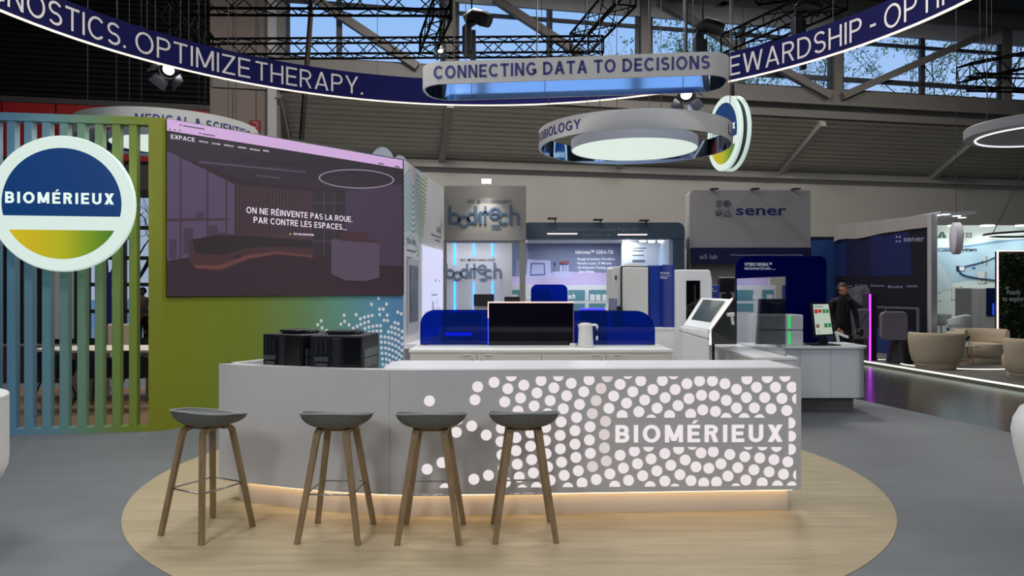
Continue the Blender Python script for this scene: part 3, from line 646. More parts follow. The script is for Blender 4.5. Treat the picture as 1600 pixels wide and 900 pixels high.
# side panel: arcs of dashes, two titles, light box and slim screen
dm = [ramp_mat('arc_dash_print', p1, sd, 1.6, ((0.0, (118, 168, 196)), (0.55, (120, 176, 176)), (1.0, (150, 178, 84))), 0.6)]
b = B()
for k in range(4, 21):
    R = 0.105 * k; m = int(PI * R / 0.075)
    for i in range(m):
        q = 200 + 205 * i / max(1, m - 1); tt = 0.62 + R * 0.62 * math.cos(math.radians(q)); z = 3.66 + R * 0.86 * math.sin(math.radians(q))
        if not (0.03 < tt < 1.75 and z < 3.6): continue
        if tt > 1.35 + 0.35 * (z - 2.4) or (z < 2.55 and random.random() < 0.45 + (2.55 - z)): continue
        c = p1 + sd * tt + sn * 0.004 + Vector((0, 0, z)); b.poly([c + sd * (0.032 * math.cos(h * PI / 4)) + Vector((0, 0, 0.021 * math.sin(h * PI / 4))) for h in range(8)])
b.build('dash_print', dm, t, recalc=False)
SP = frame(p1, sd)
b = B(SP); b.box(1.12, 3.02, -0.04, 0.0, 0.75, 2.42).build('light_box_frame', WHITE, t)
lb = B(SP).box(1.15, 2.99, -0.046, -0.04, 0.78, 2.39).build('light_box', glow('lavender_light_box', (206, 208, 238), 1.0), t)
b = B(SP); rnd = random.Random(4)
for i in range(26):
    x = 1.2 + i * 0.067; h = rnd.uniform(0.1, 0.32) * (1.6 if i > 9 and i < 22 else 1); b.box(x, x + rnd.uniform(0.01, 0.05), -0.05, -0.047, 0.86 + rnd.uniform(0, .08), 0.95 + h)
b.box(1.9, 2.4, -0.05, -0.047, 1.52, 1.55).box(2.2, 2.32, -0.05, -0.047, 1.78, 1.82).box(2.55, 2.62, -0.05, -0.047, 1.78, 1.82)
b.build('skyline_print', glow('grey_lilac_print', (128, 128, 160), 1.0), lb)
B(SP).box(0.2, 0.95, -0.03, 0.0, 0.95, 2.12).build('slim_screen_frame', mat('lilac_grey_frame', (170, 172, 186), 0.4, var=0.01), t)
B(SP).box(0.3, 0.85, -0.04, -0.03, 1.12, 2.02).build('slim_screen', mat('dark_glossy_screen', (38, 40, 52), 0.15, var=0.05), t)
B(SP).box(0.05, 1.1, -0.28, 0.0, 0.72, 0.79).build('shelf', WHITE, t)
dkt = mat('slate_print', (84, 90, 120), 0.6, var=0)
b = B(); text_plane('VIDAS KUBE', p1 + sd * 0.22 + Vector((0, 0, 2.36)), sd, (0, 0, 1), None, None, 0.62, 0.095, 0.03, b=b); text_plane('Immunoassay systems', p1 + sd * 0.22 + Vector((0, 0, 2.24)), sd, (0, 0, 1), None, None, 0.62, 0.05, 0.02, b=b)
text_plane('made simple', p1 + sd * 0.22 + Vector((0, 0, 2.12)), sd, (0, 0, 1), None, None, 0.34, 0.05, 0.02, b=b)
text_plane('SOLU', p1 + sd * 2.55 + Vector((0, 0, 2.72)), sd, (0, 0, 1), None, None, 0.45, 0.11, 0.03, b=b); text_plane('Microbiology lab', p1 + sd * 2.1 + Vector((0, 0, 2.62)), sd, (0, 0, 1), None, None, 0.9, 0.045, 0.02, b=b); text_plane('workflow', p1 + sd * 2.4 + Vector((0, 0, 2.54)), sd, (0, 0, 1), None, None, 0.55, 0.045, 0.02, b=b)
b.build('side_lettering', dkt, t, recalc=False)
for i, (px, Y, w, h0, lab) in enumerate(((598, 11.55, 0.36, 0.235, 'left'), (625, 12.1, 0.28, 0.2, 'right'))):
    c = P(px, 250, Y); tt = thing('arched_hood', 'grey arched hood behind the screen top', 'hood', (c.x, c.y, 3.645), None)
    tt['label'] = ('left' if i == 0 else 'right') + ' one of two grey arched hoods on top of the screen wall'
    b = B(panelT((c.x - w / 2, c.y, 3.4), (1, 0.35, 0))); b.prism([(0, 0)] + [(w / 2 - w / 2 * math.cos(k * PI / 12), 0.25 + h0 * math.sin(k * PI / 12)) for k in range(13)] + [(w, 0)], 0, 0.5 if i == 0 else 0.3)
    b.build('hood', mat('grey_hood', (176, 178, 182), 0.5, var=0.02), tt, smooth=40)

# ================================================================== HANGING BANNERS
RC, RR, RZ, RH = Vector((-0.39, 6.47, 0)), 4.94, 4.5, 0.385
def ringwall(c, r, th, z0, z1, n=128):
    vs = []; fs = []
    for i in range(n):
        a = 2 * PI * i / n; d = Vector((math.cos(a), math.sin(a), 0))
        for rr, z in ((r, z0), (r, z1), (r + th, z1), (r + th, z0)): vs.append(Vector(c) + d * rr + Vector((0, 0, z)))
    for i in range(n):
        j = (i + 1) % n
        for k in range(4): fs.append((i * 4 + k, i * 4 + (k + 1) % 4, j * 4 + (k + 1) % 4, j * 4 + k))
    return vs, fs
t = thing('ring_banner', 'huge dark blue ring banner with light edge hanging over the stand', 'banner', (RC.x, RC.y, RZ))
B().add(*ringwall(RC, RR, 0.05, RZ, RZ + RH)).build('band', mat('navy_banner_fabric', (20, 21, 70), 0.85, var=0.05, scale=1.5, spec=0.1), t, smooth=30)
B().add(*ringwall(RC, RR - 0.012, 0.03, RZ - 0.016, RZ)).build('light_strip', glow('warm_white_led', (255, 234, 212), 1.5), t, smooth=30)
def ring_hit(px):
    """far crossing of the sight line through px with the ring, as an angle"""
    d = Vector(((px - CX) / F, 1, 0)); A = d.dot(d); Bq = -2 * d.dot(RC); Cq = RC.dot(RC) - RR ** 2
    l = (-Bq + math.sqrt(Bq * Bq - 4 * A * Cq)) / (2 * A); p = d * l - RC; return math.atan2(p.y, p.x)
def ring_word(body, pxa, pxb):
    b = B()
    a0, a1 = ring_hit(pxa), ring_hit(pxb); L = abs(a1 - a0) * RR
    def fn(x, y):
        a = a0 + (a1 - a0) * x / L; return RC + Vector((math.cos(a), math.sin(a), 0)) * (RR - 0.006) + Vector((0, 0, RZ + 0.062 + y))
    text_into(b, body, fn, L, 0.262, -0.006); b.build('lettering', mat('silver_grey_letters', (196, 188, 184), 0.4, 0.3, var=0.02), t, recalc=False)
ring_word('DIAGNOSTICS.', -98, 196); ring_word('OPTIMIZE', 211, 391); ring_word('THERAPY.', 399, 567)
ring_word('STEWARDSHIP', 1096, 1347); ring_word('-', 1360, 1369); ring_word('OPTIMIZE', 1382, 1560)
for px in (139, 185, 231, 244, 283, 296, 60, 590, 840, 1300):
    a = ring_hit(px); p = RC + Vector((math.cos(a), math.sin(a), 0)) * (RR + 0.02); B().tube([p + Vector((0, 0, RZ + RH)), p + Vector((0, 0, 10.7))], 0.004, 5).build('suspension_wire', WIRE, t)
BLUEM = mat('blue_mirror_lining', (188, 218, 255), 0.06, 1.0, var=0)
BANDW = mat('white_sign_band', (206, 204, 200), 0.5, var=0.01)
# rounded rectangular sign
sa = Vector((3.06, -0.37, 0)).normalized(); so = Vector((0.635, 7.74, 0)); ST = frame((so.x, so.y, 0), sa); SW, SD, SZ0, SZ1, SR = 3.17, 0.68, 3.757, 3.987, 0.27
def loop(T, poly, th, z0, z1, mi=0, inner=False):
    n = len(poly); cx = sum(p[0] for p in poly) / n; vs = []; fs = []
    for i, (x, y) in enumerate(poly):
        ax, ay = poly[i - 1]; bx, by = poly[(i + 1) % n]; d = Vector((bx - ax, by - ay)); d.normalize(); nx, ny = -d.y, d.x
        for q, z in ((0, z0), (0, z1), (th, z1), (th, z0)): vs.append((x + nx * q, y + ny * q, z))
    for i in range(n):
        j = (i + 1) % n
        for k in range(4): fs.append((i * 4 + k, i * 4 + (k + 1) % 4, j * 4 + (k + 1) % 4, j * 4 + k))
    return B(T).add(vs, fs, mi)
t = thing('hanging_band_sign', 'white rounded band sign with blue lining hanging over the counter', 'sign', (so.x, so.y, SZ0))
out_ = rrect(-SW / 2, SW / 2, -SD / 2, SD / 2, SR, 10)
loop(ST, out_, 0.018, SZ0, SZ1).build('outer_band', BANDW, t, smooth=40)
loop(ST, rrect(-SW / 2 + .02, SW / 2 - .02, -SD / 2 + .02, SD / 2 - .02, SR - .02, 10), 0.006, SZ0 + 0.002, SZ1 - 0.002).build('inner_lining', BLUEM, t, smooth=40)
npl = (ST @ Vector((0, -SD / 2, 0)), -Vector((-sa.y, sa.x, 0)))
text_px('CONNECTING DATA TO DECISIONS', 677.5, 1109, 123.5, (20.0, 107.5), npl, mat('dark_blue_letters', (44, 48, 122), 0.5, var=0), t, 0.022)
for x, y in ((-1.2, -.33), (1.2, -.33), (-.35, -.33), (-1.2, .33), (1.2, .33)):
    p = ST @ Vector((x, y, SZ1)); B().tube([p, Vector((p.x, p.y, 10.7))], 0.005, 5).build('suspension_wire', WIRE, t)
# round band signs with a drum lamp inside
def band_ring(c, r, z0, z1, words, label, disc_r, disc_z, lamp=20):
    t = thing('hanging_ring_sign', label, 'sign', (c[0], c[1], z0), 'round white band signs'); c = Vector((c[0], c[1], 0))
    B().add(*ringwall(c, r - 0.02, 0.02, z0, z1, 96)).build('outer_band', BANDW, t, smooth=30)
    B().add(*ringwall(c, r - 0.028, 0.007, z0 + .002, z1 - .002, 96)).build('inner_lining', BLUEM, t, smooth=30)
    b = B()
    for body, f0, f1, zb, cap in words:
        L = math.radians(f1 - f0) * r
        def fn(x, y):
            a = math.radians(f0) + x / r; return c + Vector((math.sin(a), -math.cos(a), 0)) * (r + 0.004) + Vector((0, 0, zb + y))
        text_into(b, body, fn, L, cap, 0.02)
    b.build('lettering', MATS['dark_blue_letters'], t, recalc=False)
    B().lathe([(disc_r, disc_z), (disc_r, disc_z + 0.13), (0.02, disc_z + 0.14)], c, 64, capb=False).build('drum_shade', mat('grey_drum_shade', (176, 178, 184), 0.55, var=0.02), t, smooth=40)
    l = bpy.data.lights.new('drum_light', 'AREA'); l.shape = 'DISK'; l.size = disc_r * 1.8; l.energy = lamp; l.color = (1, .97, .92); lo = bpy.data.objects.new('drum_light', l); COL.objects.link(lo); lo.parent = t; lo.location = c + Vector((0, 0, disc_z - .01)) - t.location
    B().lathe([(0.001, disc_z + 0.004), (disc_r - 0.012, disc_z + 0.004)], c, 64, capb=False, capt=False).build('light_diffuser', glow('drum_diffuser', (218, 232, 220), 0.98), t)
    for k in range(4):
        a = PI / 4 + k * PI / 2 + 0.3; p = c + Vector((math.cos(a), math.sin(a), 0)) * (r - .01); B().tube([p + Vector((0, 0, z1)), p + Vector((0, 0, 10.7))], 0.005, 5).build('suspension_wire', WIRE, t)
        p = c + Vector((math.cos(a), math.sin(a), 0)) * (disc_r * 0.8); B().tube([p + Vector((0, 0, disc_z + .13)), p + Vector((0, 0, 10.7))], 0.004, 5).build('lamp_wire', WIRE, t)
    return t
band_ring((1.54, 9.3), 1.2, 3.42, 3.64, (('MICROBIOLOGY', -99, -39, 3.475, 0.11), ('LE', 56, 72, 3.475, 0.11)), 'white ring sign with drum lamp hanging right of the middle', 0.79, 3.40)
band_ring((-4.96, 10.65), 1.22, 3.73, 3.99, (('MEDICAL & SCIENTIFIC', 6, 84, 3.78, 0.12),), 'white ring sign partly hidden behind the screen and slats', 0.78, 3.72, 34)
# double round sign hanging at right
na = math.radians(80.5); hn = Vector((-math.sin(na), -math.cos(na), 0)); ha = Vector((0.165, -0.986, 0)); hc = P(1130, 209, 10.6)
t = thing('round_sign', 'smaller double round lit sign hanging behind the white ring sign', 'sign', hc)
ha = Vector((-hn.y, hn.x, 0)); ha = ha if ha.x > 0 else -ha
emblem(t, hc, ha, 0.535, 0.05, nm='_b')
c2 = hc - hn * 0.115; u = Vector((0, 0, 1)); T2 = Matrix(((ha.x, u.x, hn.x, c2.x), (ha.y, u.y, hn.y, c2.y), (0, 1, 0, c2.z), (0, 0, 0, 1)))
B(T2).lathe([(0.52, -0.05), (0.535, -0.045), (0.535, -0.006), (0.52, 0)], n=64).build('rear_light_box', MATS['lit_box_rim'], t, smooth=30)
B(T2).lathe([(0.5, 0), (0.5, 0.066)], n=48).build('core', mat('dark_sign_core', (60, 62, 66), 0.5, var=0), t, smooth=30)
B().tube([hc - hn * .14 + Vector((0, 0, .5)), hc - hn * .14 + Vector((0, 0, .72))], 0.03, 6).tube([hc - hn * .14 + Vector((0, 0, .7)), Vector((hc.x + .14, hc.y, 10.7))], 0.007, 5).build('suspension_wire', WIRE, t)
# oval lamp cut by the right edge
oc = Vector((PX(1632, 9), 9.0, 0)); oz = 3.53
t = thing('hanging_oval_lamp', 'flat grey oval lamp with thin light line at the right edge', 'lamp', (oc.x, oc.y, oz))
B().lathe([(0.84, oz), (0.85, oz + 0.01), (0.85, oz + 0.12), (0.84, oz + .13)], oc, 64).build('drum', mat('grey_lamp_drum', (150, 150, 154), 0.5, var=0.02), t, smooth=40)
B().tube([oc + Vector((0.72 * math.cos(k * PI / 32), 0.72 * math.sin(k * PI / 32), oz - 0.004)) for k in range(64)], 0.012, 6, closed=True).build('light_line', glow('thin_white_line', (240, 244, 250), 1.3), t)
for k in (0.9, 2.4, 4.2): B().tube([oc + Vector((.6 * math.cos(k), .6 * math.sin(k), oz + .13)), oc + Vector((.6 * math.cos(k), .6 * math.sin(k), 10.7))], 0.006, 5).build('suspension_wire', WIRE, t)
# ================================================================== FRONT COUNTER
Qc = [(2.13, 5.42), (0.8, 5.35), (-0.45, 5.285), (-0.85, 5.285), (-1.2, 5.34), (-1.52, 5.425), (-1.87, 5.545), (-2.14, 5.66), (-2.29, 5.75)]
def catmull(pts, k=6):
    out = []; 
    for i in range(len(pts) - 1):
        a = Vector(pts[max(0, i - 1)]); b_ = Vector(pts[i]); c = Vector(pts[i + 1]); d = Vector(pts[min(len(pts) - 1, i + 2)])
        for j in range(k):
            t = j / k; out.append(0.5 * ((2 * b_) + (c - a) * t + (2 * a - 5 * b_ + 4 * c - d) * t * t + (3 * b_ - a - 3 * c + d) * t ** 3))
    out.append(Vector(pts[-1])); return out
Qf = [Vector(Qc[0]), Vector(Qc[1])] + catmull(Qc[1:], 6)[1:]
def inset(pts, d):
    o = []
    for i, p in enumerate(pts):
        a = pts[max(0, i - 1)]; c = pts[min(len(pts) - 1, i + 1)]; t = (c - a).normalized(); o.append(p + Vector((t.y, -t.x)) * d)   # path runs right to left: inside is +y
    return o
CZ = 1.071
t = thing('reception_counter', 'long white curved reception counter with glowing dots, behind the row of stools', 'counter', (0, 5.6, 0))
Qi = inset(Qf, 0.1)
B().prism([tuple(p) for p in Qf] + [tuple(p) for p in Qi[::-1]], 0.175, CZ).build('front_panel', mat('counter_white_laminate', (206, 205, 203), 0.38, var=0.008), t, smooth=20)
Qm = [p for p in Qi if p.x > -0.93]
top = [(p.x, p.y) for p in Qm] + [(-0.955, 5.45), (-0.965, 5.9), (-0.9, 5.985), (2.1, 6.02)]
B().prism(top, 1.035, CZ).build('counter_top', CTOP, t, bevel=0.004)
B().prism([(2.125, 5.52), (2.1, 6.02), (2.05, 6.02), (2.07, 5.52)], 0.175, 1.035).build('side_panel', MATS['counter_white_laminate'], t)
B().prism([(-2.29, 5.75), (-2.05, 6.12), (-1.99, 6.07), (-2.2, 5.76)], 0.175, CZ).build('side_panel', MATS['counter_white_laminate'], t)
sh = [(p.x, p.y) for p in Qi if p.x <= -0.93] + [(-2.06, 6.06), (-1.2, 6.2), (-1.0, 6.2)]
B().prism(sh, 0.93, 0.96).build('inner_shelf', WHITE, t)
Qp = [p for p in inset(Qf, 0.085) if p.x > -2.16]; Qp[0] = Vector((2.06, 5.503))
Qp2 = inset(Qp, 0.03)
B().prism([tuple(p) for p in Qp] + [(-2.05, 6.0), (2.04, 5.95)], 0.0, 0.178).build('plinth', mat('plinth_white', (222, 214, 204), 0.5, var=0.02, scale=3), t, smooth=20)
Ql = inset(Qf, 0.045); b = B()
lp = [Vector((2.08, Ql[0].y, 0.168))] + [Vector((p.x, p.y, 0.168)) for p in Ql if -2.1 < p.x < 2.0]
b.tube(lp, 0.008, 6).build('light_strip', glow('warm_plinth_led', (255, 216, 164), 6.5), t)
def qhit(px, py, off):
    d = Vector(((px - CX) / F, 1.0))
    best = None
    for i in range(len(Qf) - 1):
        a, c = Qf[i], Qf[i + 1]; e = c - a; den = d.x * e.y - d.y * e.x
        if abs(den) < 1e-9: continue
        l = (a.x * e.y - a.y * e.x) / den; s = (a.x * d.y - a.y * d.x) / den
        if -0.02 <= s <= 1.02 and l > 0:
            tt = e.normalized(); n = -Vector((tt.y, -tt.x)); best = (l, n); break
    l, n = best; z = CAMZ + (CY - py) / F * l
    return Vector((d.x * l + n.x * off, d.y * l + n.y * off, z))
def clip(poly, fn):
    out = []
    for i in range(len(poly)):
        a, c = poly[i - 1], poly[i]; fa, fc = fn(a), fn(c)
        if (fa >= 0) != (fc >= 0):
            q = fa / (fa - fc); out.append((a[0] + (c[0] - a[0]) * q, a[1] + (c[1] - a[1]) * q))
        if fc >= 0: out.append(c)
    return out
Z4 = [(127, 231), (435, 141), (540, 112), (418, 224), (650, 71), (628, 153), (608, 237), (730, 130), (709, 212), (693, 296), (840, 101), (814, 180), (796, 263), (950, 70), (922, 147), (898, 229), (882, 312), (1033, 118), (1004, 198), (982, 281), (968, 365), (962, 451), (963, 537), (971, 622), (988, 706), (1012, 787),
 (1147, 96), (1113, 172), (1086, 253), (1067, 336), (1057, 421), (1057, 507), (1063, 592), (1078, 677), (1102, 755), (1263, 77), (1223, 151), (1192, 229), (1168, 312), (1153, 396), (1149, 481), (1155, 566), (1169, 650), (1193, 733), (1274, 278), (1252, 361), (1244, 446), (1245, 531), (1257, 615), (1280, 697),
 (397, 391), (490, 449), (308, 348), (299, 431), (586, 405), (584, 490), (590, 576), (600, 662), (612, 750), (680, 465), (680, 549), (688, 635), (701, 717), (720, 800), (775, 435), (773, 520), (780, 606), (791, 691), (811, 783), (870, 400), (868, 484), (872, 568), (882, 652), (898, 738), (112, 667), (207, 625), (226, 792), (411, 731), (504, 706), (686, 380), (785, 348)]
Z5 = [(167, 56), (118, 125), (77, 200), (250, 102), (199, 172), (159, 245), (131, 324), (388, 101), (327, 158), (275, 225), (238, 300), (459, 58), (470, 158), (406, 210), (354, 277), (317, 352), (434, 324), (545, 121), (488, 261), (558, 216), (569, 316), (626, 103), (638, 195), (646, 288), (708, 103), (719, 198), (727, 298), (788, 121), (797, 227), (796, 342), (862, 157), (862, 276), (928, 91), (925, 209), (911, 343), (1058, 82), (990, 144), (1042, 209), (976, 275), (1009, 350), (1172, 74), (1111, 144), (1152, 215), (1082, 281), (1217, 143), (1252, 217), (1183, 292), (1204, 372), (1208, 456), (1207, 540),
 (118, 578), (209, 552), (300, 520), (139, 660), (229, 632), (316, 602), (404, 567), (492, 537), (579, 508), (172, 738), (262, 709), (353, 678), (442, 642), (534, 608), (635, 563), (713, 555), (404, 743), (500, 702), (603, 652), (685, 661), (762, 633), (819, 573), (310, 778), (468, 794), (571, 740), (652, 755), (734, 749), (807, 711), (870, 657), (915, 587), (937, 508), (858, 792), (922, 736), (973, 671), (1010, 595), (1028, 513), (1026, 754), (1070, 684), (1101, 606), (1117, 522), (1124, 773), (1162, 699), (1190, 620), (1217, 780), (1258, 704), (84, 775)]
K = 1309 / 320; dots = [(640 + x / K, 570 + y / K) for x, y in Z4] + [(940 + x / K, 570 + y / K) for x, y in Z5]
b = B(); bd = B()
for cx, cy in dots:
    pl = [(cx + 8.5 * math.cos(k * PI / 12), cy + 8.5 * math.sin(k * PI / 12)) for k in range(24)]
    pl = clip(pl, lambda p: p[1] - 588.2); pl = clip(pl, lambda p: 762.6 - (p[0] - 640) * 0.0066 - p[1]); pl = clip(pl, lambda p: 1243.6 - p[0])
    if cx > 955 and 640 < cy < 712:
        if cx > 1231: pl = clip(pl, lambda p: p[0] - 1232.2)
        elif cy < 676: pl = clip(pl, lambda p: 652.6 - p[1])
        else: pl = clip(pl, lambda p: p[1] - 698.5)
    if len(pl) < 3: continue
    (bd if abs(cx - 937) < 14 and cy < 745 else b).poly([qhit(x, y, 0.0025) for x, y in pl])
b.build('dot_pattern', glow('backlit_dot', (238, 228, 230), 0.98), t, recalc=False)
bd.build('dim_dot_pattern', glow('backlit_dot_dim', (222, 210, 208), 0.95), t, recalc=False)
b = B(); A = qhit(961.5, 691.5, .003); E_ = qhit(1224, 690.3, .003); up = Vector((0, 0, 1)); a_ = (E_ - A)
capw = (qhit(961.5, 691.5, 0) - qhit(961.5, 664.2, 0)).length
text_into(b, 'BIOMÉRIEUX', lambda x, y: A + a_.normalized() * x + up * y, a_.length, capw, 0.036); b.build('lettering', glow('backlit_letter', (240, 230, 232), 1.0), t, recalc=False)
seam = mat('panel_joint', (176, 174, 172), 0.6, var=0)
for px, y0, y1 in ((608.5, 578.5, 776), ): 
    b = B(); b.bar(qhit(px, y0, .001), qhit(px, y1, .001), 0.002, 0.002).build('panel_seam', seam, t)
pb = inset(Qf, 0.085); B().bar(Vector((PX(932, 5.43), 5.43, 0.0)), Vector((PX(932, 5.43), 5.43, 0.172)), 0.004, 0.006).build('panel_seam', seam, t)

# ================================================================== BAR STOOLS
felt = mat('grey_felt', (112, 113, 109), 0.95, var=0.16, scale=90, bump=0.25)
feltl = mat('pale_seam_cord', (160, 164, 162), 0.9, var=0.05, scale=40)
oak = _wood(bpy.data.materials.new('stained_oak'), (132, 108, 76), (160, 134, 98), (10, 10, 1.2), 0.5); oak.name = 'stained_oak'
def make_stool(label):
    t = thing('bar_stool', label, 'stool', (0, 0, 0), 'grey felt bar stools at the counter')
    def rim(th):                       # height and reach of the shell edge; the back is at -y
        c, s = math.cos(th), math.sin(th); back = max(0, -s); fr = max(0, s)
        z = 0.818 + 0.026 * back ** 1.5 - 0.045 * fr ** 1.3; rx, ry = 0.238, (0.205 if s < 0 else 0.24)
        n_ = 2.5; k = (abs(c) ** n_ + abs(s) ** n_) ** (-1 / n_); return Vector((rx * k * c, ry * k * s, z))
    NT, NR = 48, 14; vs = []; fs = []
    for side in (0, 1):
        for i in range(NR):
            r = i / (NR - 1) if side == 0 else 1 - i / (NR - 1)
            for j in range(NT):
                e = rim(2 * PI * j / NT)
                g = 1 - (1 - min(r, 1.0) ** 3) ** 0.7; rr = 0.02 + 0.98 * r ** .8; g = 1 - (1 - min(rr, 1.0) ** 3.2) ** 0.62
                z0 = 0.722 if side == 0 else 0.748
                lip = 0.0 if side == 0 else -0.004
                vs.append(Vector((e.x * rr * (1 if side == 0 else 0.985), e.y * rr * (1 if side == 0 else 0.985), z0 + (e.z - z0) * g + lip * 0 + (0.012 * (1 - abs(2 * r - 1)) if side else 0))))
    R2 = 2 * NR
    for i in range(R2 - 1):
        for j in range(NT): fs.append((i * NT + j, i * NT + (j + 1) % NT, (i + 1) * NT + (j + 1) % NT, (i + 1) * NT + j))
    fs.append(tuple(range(NT))[::-1]); fs.append(tuple(range((R2 - 1) * NT, R2 * NT)))
    B().add(vs, fs).build('seat', felt, t, smooth=70)
    B().tube([rim(2 * PI * j / 48) + Vector((0, 0, 0.002)) for j in range(48)], 0.0065, 6, closed=True).build('seat_piping', feltl, t, smooth=60)
    for sx, sy in ((-1, -1), (1, -1), (-1, 1), (1, 1)):
        foot = Vector((sx * 0.2, sy * 0.212, 0)); knee = Vector((sx * 0.099, sy * 0.122, 0.678)); hip = Vector((sx * 0.095, sy * 0.04, 0.716))
        path = [foot, foot.lerp(knee, 0.5), foot.lerp(knee, 0.86), knee]
        for k in range(1, 7):
            q = k / 6; d0 = knee + (knee - foot).normalized() * 0.042; path.append(knee * (1 - q) ** 2 + d0 * 2 * q * (1 - q) + hip * q * q)
        ang = math.atan2(sy * 0.15, sx * 0.145); tang = Vector((1, 0, 0)); b = B(); vs = []; fs = []
        for i, p in enumerate(path):
            d = (path[min(i + 1, len(path) - 1)] - path[max(i - 1, 0)]).normalized(); w = tang * (0.0185 + 0.004 * min(1, i / 3)); h = d.cross(tang).normalized() * 0.0135
            vs += [p - w - h, p + w - h, p + w + h, p - w + h]
        for i in range(len(path) - 1):
            for k in range(4): fs.append((i * 4 + k, i * 4 + (k + 1) % 4, i * 4 + 4 + (k + 1) % 4, i * 4 + 4 + k))
        fs += [(3, 2, 1, 0), tuple(range(len(vs) - 4, len(vs)))]
        b.add(vs, fs).build('leg', oak, t, bevel=0.003, seg=2)
    def at(sx, sy, z): return Vector((sx * (0.2 - 0.101 * z / 0.678), sy * (0.212 - 0.09 * z / 0.678), z))
    z = 0.315; B().tube([at(-1, -1, z), at(1, -1, z), at(1, 1, z), at(-1, 1, z)], 0.006, 8, closed=True).build('footrest', CHROME, t, smooth=60)
    B().box(-0.095, 0.095, -0.07, 0.07, 0.708, 0.728).build('seat_mount', oak, t, bevel=0.004)
    return t
st_ = make_stool('grey felt bar stool at far left, turned half away from the counter')
st_.location = (-2.076, 5.02, 0); st_.rotation_euler = (0, 0, math.radians(-28))
dup(st_, (-1.18, 4.96, 0), math.radians(-3), 'grey felt bar stool second from the left, before the plain curved panel')
dup(st_, (-0.54, 4.95, 0), 0.0, 'grey felt bar stool third from the left, before the sparse dots')
dup(st_, (0.078, 4.98, 0), math.radians(3), 'grey felt bar stool at right end of the row, before the dense dots')

# ================================================================== BLACK APPLIANCES ON THE COUNTER
def appliance(label, c, rz):
    t = thing('coffee_machine', label, 'appliance', (0, 0, 0), 'black appliances on the counter')
    w, d, h = 0.4, 0.44, 0.345; gm = mat('dark_graphite_plastic', (34, 36, 40), 0.35, var=0.08); gr = mat('grey_side_panel', (92, 98, 100), 0.4, var=0.04)
    B().box(-w / 2, w / 2, -d / 2, d / 2, 0, h).build('body', BLACKP, t, bevel=0.008)
    b = B(); b.box(-w / 2 + .03, -w / 2 + .16, -d / 2 - .004, -d / 2, 0.04, h - .025); b.build('front_recess', mat('black_recess', (8, 8, 9), 0.5, var=0), t)
    b = B()
    for i in range(3): b.box(-w / 2 + .045 + i * .036, -w / 2 + .064 + i * .036, -d / 2 - .016, -d / 2 - .004, h - .14, h - .03)
    for i in range(7): b.box(-w / 2 + .035, -w / 2 + .155, -d / 2 - .012, -d / 2 - .004, h - .04 - i * .018 - .006, h - .04 - i * .018)
    b.build('nozzle_rack', gm, t)
    b = B(); b.box(-w / 2 + .04, -w / 2 + .15, -d / 2 - .03, -d / 2 - .004, .15, .185); b.box(-w / 2 + .05, -w / 2 + .14, -d / 2 - .022, -d / 2 - .004, .1, .14); b.build('spout', mat('grey_spout', (70, 72, 74), 0.3, var=.05), t, bevel=.004)
    B().box(-w / 2 + .035, -w / 2 + .155, -d / 2 - .02, -d / 2 - .004, .05, .07).build('drip_tray', gr, t)
    B().box(-w / 2 + .175, -w / 2 + .235, -d / 2 - .008, -d / 2, 0.02, h - .02).build('front_pillar', gm, t, bevel=.004)
    B().box(-w / 2 + .25, w / 2 - .012, -d / 2 - .006, -d / 2, 0.02, h - .015).build('front_door', mat('black_gloss_door', (14, 15, 18), 0.2, var=.05), t, bevel=.004)
    b = B(); b.box(w / 2, w / 2 + .006, -d / 2 + .04, d / 2 - .06, .18, .24).box(w / 2, w / 2 + .006, -d / 2 + .04, d / 2 - .06, .1, .17).box(w / 2, w / 2 + .006, -d / 2 + .02, d / 2 - .04, .02, .075); b.build('side_panel', gr, t)
    b = B(); b.prism([(-.1, -.12), (.07, -.13), (.09, .06), (-.08, .08)], h, h + .012); b.prism([(-.115, -.13), (.075, -.14), (.1, .07), (-.09, .09)], h + .012, h + .03); b.box(.06, .13, -.06, .05, h + .0, h + .022); b.build('hopper_lid', gm, t, bevel=.004)
    t.location = c; t.rotation_euler = (0, 0, rz); return t
m1 = appliance('left one of two black boxy machines on the curved counter end', (-1.66, 5.83, 0.96), math.radians(-27))
dup(m1, (-1.29, 5.71, 0.96), math.radians(-6), 'right one of two black boxy machines on the curved counter end')
